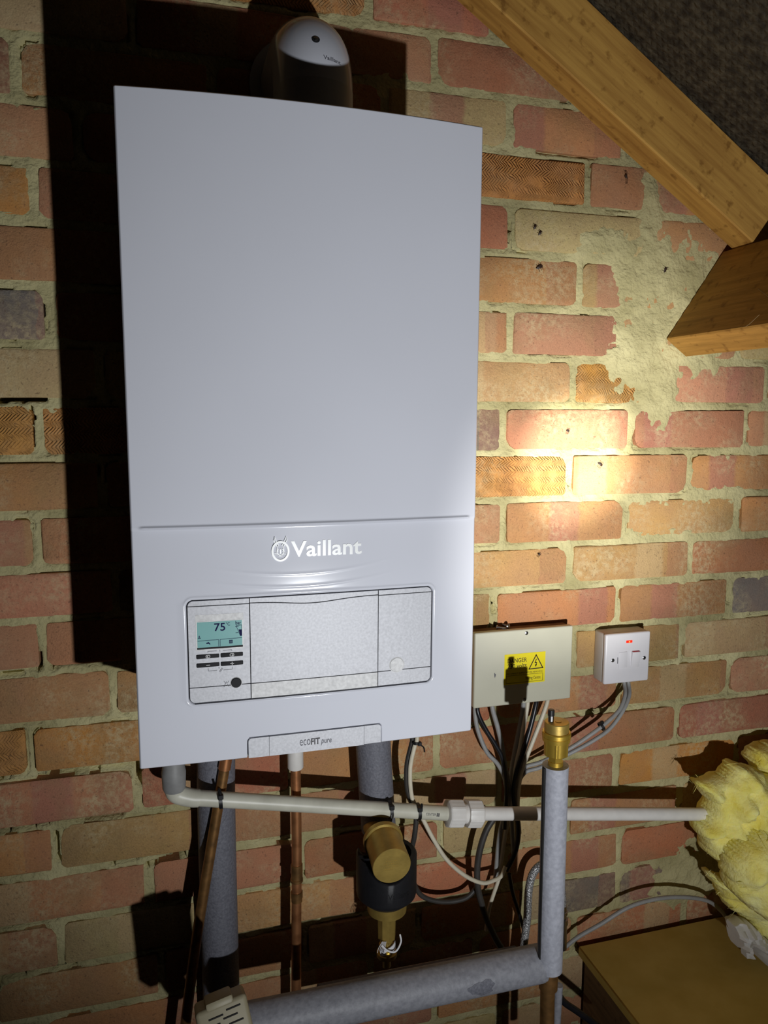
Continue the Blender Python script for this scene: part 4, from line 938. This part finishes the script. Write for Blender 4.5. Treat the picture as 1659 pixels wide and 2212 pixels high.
bc = Q([(891, 1590, -.068), (889, 1608, -.068), (879, 1655, -.068), (880, 1705, -.066), (893, 1740, -.066), (899, 1766, -.066), (895, 1808, -.064), (889, 1840, -.055), (890, 1890, -.045), (909, 1933, -.04), (954, 1948, -.04), (1004, 1941, -.04), (1032, 1915, -.036)])
bc = [Vector((bc[0].x, bc[0].y, .002))] + bc
cable('cable', bc, .0040, 'cable_dark', 'dark cable beside the white one dropping behind the brass filter')
for k, (off, lb_) in enumerate((((0, 0), 'upper grey cable curving down from the fused switch plate'), ((9, 11), 'lower grey cable curving down from the fused switch plate'))):
    cable('cable', Q([(1345 + off[0], 1455, -.018), (1349 + off[0], 1480, -.022), (1350 + off[0], 1502, -.036), (1338 + off[0], 1533, -.05), (1311 + off[0], 1560 + off[1], -.056), (1277 + off[0], 1586 + off[1], -.056), (1230, 1617 + off[1], -.05), (1169, 1646 + off[1], -.04), (1137, 1656 + off[1], -.032), (1122, 1676 + off[1], -.03), (1116, 1720, -.026)]), .0034, 'cable_grey', lb_)
c_ = P(1299, 1569, -.056)
t = thing('cable_tie', c_, 'black cable tie round the grey cables under the switch plate', 'cable tie')
dd_ = (P(1277, 1589, -.056) - P(1313, 1563, -.056)).normalized()
MB().lathe([(-.0022, .0066), (-.0022, .0078), (.0022, .0078), (.0022, .0066)], c_, dd_, 20, False).build('strap', MT['black'], t)
MB().rbox(c_.x - .0025, c_.x + .0025, c_.y - .004, c_.y + .001, c_.z + .005, c_.z + .010, .0007, 1).build('locking_head', MT['black'], t)
c_ = P(903, 1606, -.075)
t = thing('cable_tie', c_, 'black cable tie on the white cable at the boiler underside', 'cable tie')
MB().lathe([(-.002, .0042), (-.002, .0056), (.002, .0056), (.002, .0042)], P(899, 1604, -.075), (0, 0, 1), 18, False).build('strap', MT['black'], t)
MB().rbox(c_.x - .001, c_.x + .005, c_.y - .004, c_.y + .001, c_.z - .003, c_.z + .003, .0007, 1).build('locking_head', MT['black'], t)
MB().tube([c_, c_ + Vector((.008, -.002, -.006)), c_ + Vector((.010, -.002, -.014))], .0012, 6).build('tail', MT['black'], t)
cable('cable', Q([(1205, 2060, -.03), (1246, 2026, -.036), (1298, 1996, -.045), (1357, 1960, -.052), (1417, 1942, -.056), (1477, 1938, -.056), (1528, 1946, -.052), (1556, 1966, -.045), (1575, 1990, -.04)]), .0036, 'cable_grey', 'grey cable arching over the hardboard sheet against the wall')
cable('cable', Q([(1195, 2125, -.17), (1209, 2152, -.17), (1221, 2167, -.17), (1246, 2184, -.17), (1283, 2211, -.17), (1330, 2250, -.17)]), .0052, 'cable_black', 'shiny black cable beside the left edge of the hardboard sheet')
# braided hose
t = thing('braided_hose', P(1214, 2060, -.050), 'looped steel-braided hose behind the grey riser', 'hose')
MB().tube(Q([(1128, 2075, -.050), (1133, 2030, -.050), (1139, 1982, -.050), (1142, 1925, -.050), (1151, 1888, -.050), (1170, 1868, -.050), (1192, 1868, -.050), (1207, 1895, -.050), (1214, 1930, -.050), (1215, 1958, -.050)]), .0066, 16, 10).build('braid', MT['braid'], t, 60)
q = P(1215, 1955, -.050); e = P(1214, 2048, -.050); d = (e - q)
MB().lathe([(0, .0072), (.010, .0072), (.0105, .0088), (.016, .0088), (.0165, .0070), (.024, .0070), (.0245, .0098), (.034, .0098), (.0345, .008), (d.length, .008)], q, d, 18).build('end_fitting', MT['steel'], t, 30)

# ------------------------------------------------------------------ glass wool and paper
def pillow(name, poly, y0, t_front, t_back, width, mat, amp, freq, step=.0042, seed=0, smooth=180, ridges=None):
    """soft closed lump whose outline is the polygon (x, z), thick in y"""
    pv = [(q_.x, q_.z) for q_ in poly]; n = len(pv)
    xs_ = [p_[0] for p_ in pv]; zs_ = [p_[1] for p_ in pv]
    ax_ = np.arange(min(xs_) - step, max(xs_) + 2 * step, step); az_ = np.arange(min(zs_) - step, max(zs_) + 2 * step, step)
    A, B = np.meshgrid(ax_, az_, indexing='ij'); wx = (vn(A, B, 45, 30 + seed) - .5) * .012 + (vn(A, B, 120, 31 + seed) - .5) * .006; wz = (vn(A, B, 45, 32 + seed) - .5) * .012 + (vn(A, B, 120, 33 + seed) - .5) * .006
    A2, B2 = A + wx, B + wz
    ins = np.zeros(A.shape, bool); dist = np.full(A.shape, 9.0)
    for i in range(n):
        (x0, z0), (x1, z1) = pv[i], pv[(i + 1) % n]
        c = ((z0 > B2) != (z1 > B2)) & (A2 < (x1 - x0) * (B2 - z0) / ((z1 - z0) or 1e-9) + x0); ins ^= c
        ex, ez = x1 - x0, z1 - z0; t = np.clip(((A2 - x0) * ex + (B2 - z0) * ez) / (ex * ex + ez * ez + 1e-12), 0, 1)
        dist = np.minimum(dist, np.hypot(A2 - x0 - t * ex, B2 - z0 - t * ez))
    prof = np.sqrt(np.clip(1 - (1 - np.clip(dist / width, 0, 1)) ** 2, 0, 1))
    v = []; f = []; ids = {}
    for i in range(A.shape[0]):
        for j in range(A.shape[1]):
            if not ins[i, j]: continue
            x, z = float(A[i, j]), float(B[i, j]); p_ = float(prof[i, j])
            nf = mnoise.fractal(Vector((x * freq, seed * 3.1, z * freq)), .8, 2.0, 6) * amp + mnoise.fractal(Vector((x * freq * 4, seed, z * freq * 4)), .8, 2.0, 3) * amp * .13
            rg = ridges(x, z) if ridges else 0
            ids[i, j] = len(v); v.append((x, y0 - t_front * p_ - nf * p_ - rg * p_, z)); v.append((x, y0 + t_back * p_ + .001, z))
    for (i, j), a in ids.items():
        if (i + 1, j) in ids and (i, j + 1) in ids and (i + 1, j + 1) in ids:
            b, c, d = ids[i + 1, j], ids[i + 1, j + 1], ids[i, j + 1]
            f += [(a, b, c, d), (a + 1, d + 1, c + 1, b + 1)]
    cnt = {}
    for q_ in f:
        for k in range(4): e_ = (q_[k], q_[(k + 1) % 4]); cnt[e_] = 1
    for (a, b) in list(cnt):
        if (b, a) not in cnt and a % 2 == 0 and b % 2 == 0: f.append((b, a, a + 1, b + 1))
    return mesh(name, v, f, MT[mat], None, smooth)
def fibres(parent, poly, y, n, seed):
    r2 = random.Random(seed); m_ = MB(); k = len(poly)
    for _ in range(n):
        i = r2.randrange(k); a, b = poly[i], poly[(i + 1) % k]; p_ = a.lerp(b, r2.random()); p_ = Vector((p_.x, y + r2.uniform(-.03, .02), p_.z))
        d_ = Vector((r2.uniform(-1, .6), r2.uniform(-.6, .4), r2.uniform(-1, 1))).normalized() * r2.uniform(.006, .02)
        s_ = d_.orthogonal().normalized() * .00018
        q_ = p_ - d_ * .5
        m_.add([q_ - s_, q_ + s_, p_ + d_ * .3 + s_ * .6 + Vector((0, 0, r2.uniform(-.003, .003))), p_ + d_], [(0, 1, 2), (0, 2, 3)])
    o = m_.build('loose_fibres', MT['wool'], parent, None); o['kind'] = 'stuff'
WY = -.10
poly1 = [P(u, v, WY) for u, v in ((1490, 1686), (1530, 1688), (1570, 1676), (1580, 1655), (1600, 1650), (1640, 1670), (1690, 1690), (1760, 1740), (1780, 1900), (1700, 1935), (1620, 1880), (1560, 1872), (1530, 1845), (1508, 1800), (1500, 1778), (1524, 1768), (1536, 1740), (1516, 1712))]
w1 = tag(pillow('glass_wool', poly1, WY, .050, .055, .05, 'wool', .030, 22, seed=1, ridges=lambda x, z: .007 * math.sin((z + x * .6 + .02 * mnoise.noise(Vector((x * 14, 0, z * 14)))) * 95)), 'torn flap of yellow glass wool swallowing the white waste pipe', 'insulation')
fibres(w1, poly1, WY, 50, 1)
poly2 = [P(u, v, -.15) for u, v in ((1640, 1790), (1600, 1815), (1572, 1850), (1566, 1890), (1580, 1930), (1610, 1960), (1650, 1985), (1720, 2010), (1800, 1980), (1800, 1830), (1720, 1790))]
w2 = tag(pillow('glass_wool', poly2, -.15, .055, .05, .055, 'wool', .016, 24, seed=2, ridges=lambda x, z: .006 * math.sin(math.hypot(x - .93, z + .335) * 85 + 3 * mnoise.noise(Vector((x * 16, 4, z * 16))))), 'curled yellow glass wool roll in front of the torn flap', 'insulation')
fibres(w2, poly2, -.17, 30, 2)
poly3 = [P(u, v, -.09) for u, v in ((1512, 1868), (1545, 1880), (1600, 1900), (1660, 1950), (1740, 2000), (1800, 2070), (1760, 2110), (1670, 2062), (1620, 2010), (1575, 1955), (1535, 1912))]
w3 = tag(pillow('glass_wool', poly3, -.10, .045, .035, .04, 'wool', .020, 26, seed=3), 'lower greenish-yellow tail of glass wool hanging towards the board', 'insulation')
fibres(w3, poly3, -.11, 40, 3)
poly4 = [P(u, v, -.06) for u, v in ((1618, 1640), (1632, 1615), (1660, 1602), (1730, 1590), (1800, 1640), (1780, 1720), (1690, 1720), (1640, 1680))]
w4 = tag(pillow('glass_wool', poly4, -.065, .04, .05, .04, 'wool', .018, 26, seed=4), 'topmost pale lump of glass wool against the wall', 'insulation')
fibres(w4, poly4, -.08, 20, 4)
poly5 = [P(u, v, -.13) for u, v in ((1582, 1994), (1608, 1992), (1630, 2005), (1660, 2028), (1700, 2060), (1700, 2120), (1655, 2092), (1640, 2066), (1622, 2040), (1618, 2062), (1628, 2074), (1606, 2066), (1590, 2040))]
pp = pillow('crumpled_paper', poly5, -.13, .020, .03, .016, 'paper', .030, 42, .0045, seed=5, smooth=24)
tag(pp, 'crumpled white paper poking out below the glass wool', 'paper')

# ------------------------------------------------------------------ small debris on the wall
def flake(u, v, l, w, rot, label):
    l *= .8; w *= .75
    c = P(u, v, -.0045); a = math.radians(rot); e = Vector((math.cos(a), 0, math.sin(a))); q = Vector((-e.z, 0, e.x))
    n = 10; v_ = [c + Vector((0, -.0022, 0))]
    for i in range(n):
        t = 2 * math.pi * i / n; v_.append(c + e * (l / 2 * math.cos(t)) + q * (w / 2 * math.sin(t) * (1 + .3 * math.cos(t))) + Vector((0, .0012 * math.cos(2 * t), 0)))
    v_.append(c + Vector((0, .003, 0)))
    f = [(0, 1 + i, 1 + (i + 1) % n) for i in range(n)] + [(n + 1, 1 + (i + 1) % n, 1 + i) for i in range(n)]
    o = thing('dead_insect', c, label, 'insect', 'dead insects on the bricks')
    mesh('insect_body', v_, f, MT['insect'], o, 60)
    m = MB()
    for s in (-1, 1):
        for k in (-.25, .05, .3): m.tube([c + e * (l * k), c + e * (l * k) + q * (s * w * .9) + Vector((0, -.001, 0)), c + e * (l * (k + .1)) + q * (s * w * 1.4) + Vector((0, .003, 0))], .00025, 4, 2)
    m.build('insect_legs', MT['insect'], o, None)
flake(1437, 582, .017, .006, 75, 'large dried insect on the smeared mortar patch')
flake(1156, 490, .012, .004, 70, 'upper of two dark insects on the pale brick')
flake(1167, 503, .012, .004, 60, 'lower of two dark insects on the pale brick')
flake(1166, 577, .016, .006, 30, 'brown spider husk on the orange brick right of the boiler')
flake(1227, 931, .008, .005, -20, 'small dark fly at the brightest torchlit spot')
flake(1297, 1003, .013, .006, -30, 'glinting dead insect just below the bright torch spot')
flake(1165, 1198, .007, .004, -35, 'tiny dark speck of an insect two courses above the wiring box')
flake(1353, 381, .006, .010, 10, 'dark insect hanging on the brick beneath the rafter')
# cobweb strands by the purlin
m = MB(); rw = random.Random(3)
for a, b in (((1590, 560, -.05), (1659, 640, -.2)), ((1500, 735, -.03), (1560, 700, -.12)), ((1520, 690, -.03), (1550, 735, -.10)), ((1585, 705, -.14), (1640, 680, -.24)), ((1490, 748, -.02), (1540, 728, -.06)), ((1562, 575, -.03), (1620, 560, -.06))):
    A, B = P(*a), P(*b); mid_ = (A + B) / 2 + Vector((0, 0, -.008)); m.tube([A, mid_, B], .00035, 4, 4)
o = m.build('cobweb', MT['web'], None, None); tag(o, 'thin dusty cobweb strands around the purlin end', 'cobweb')
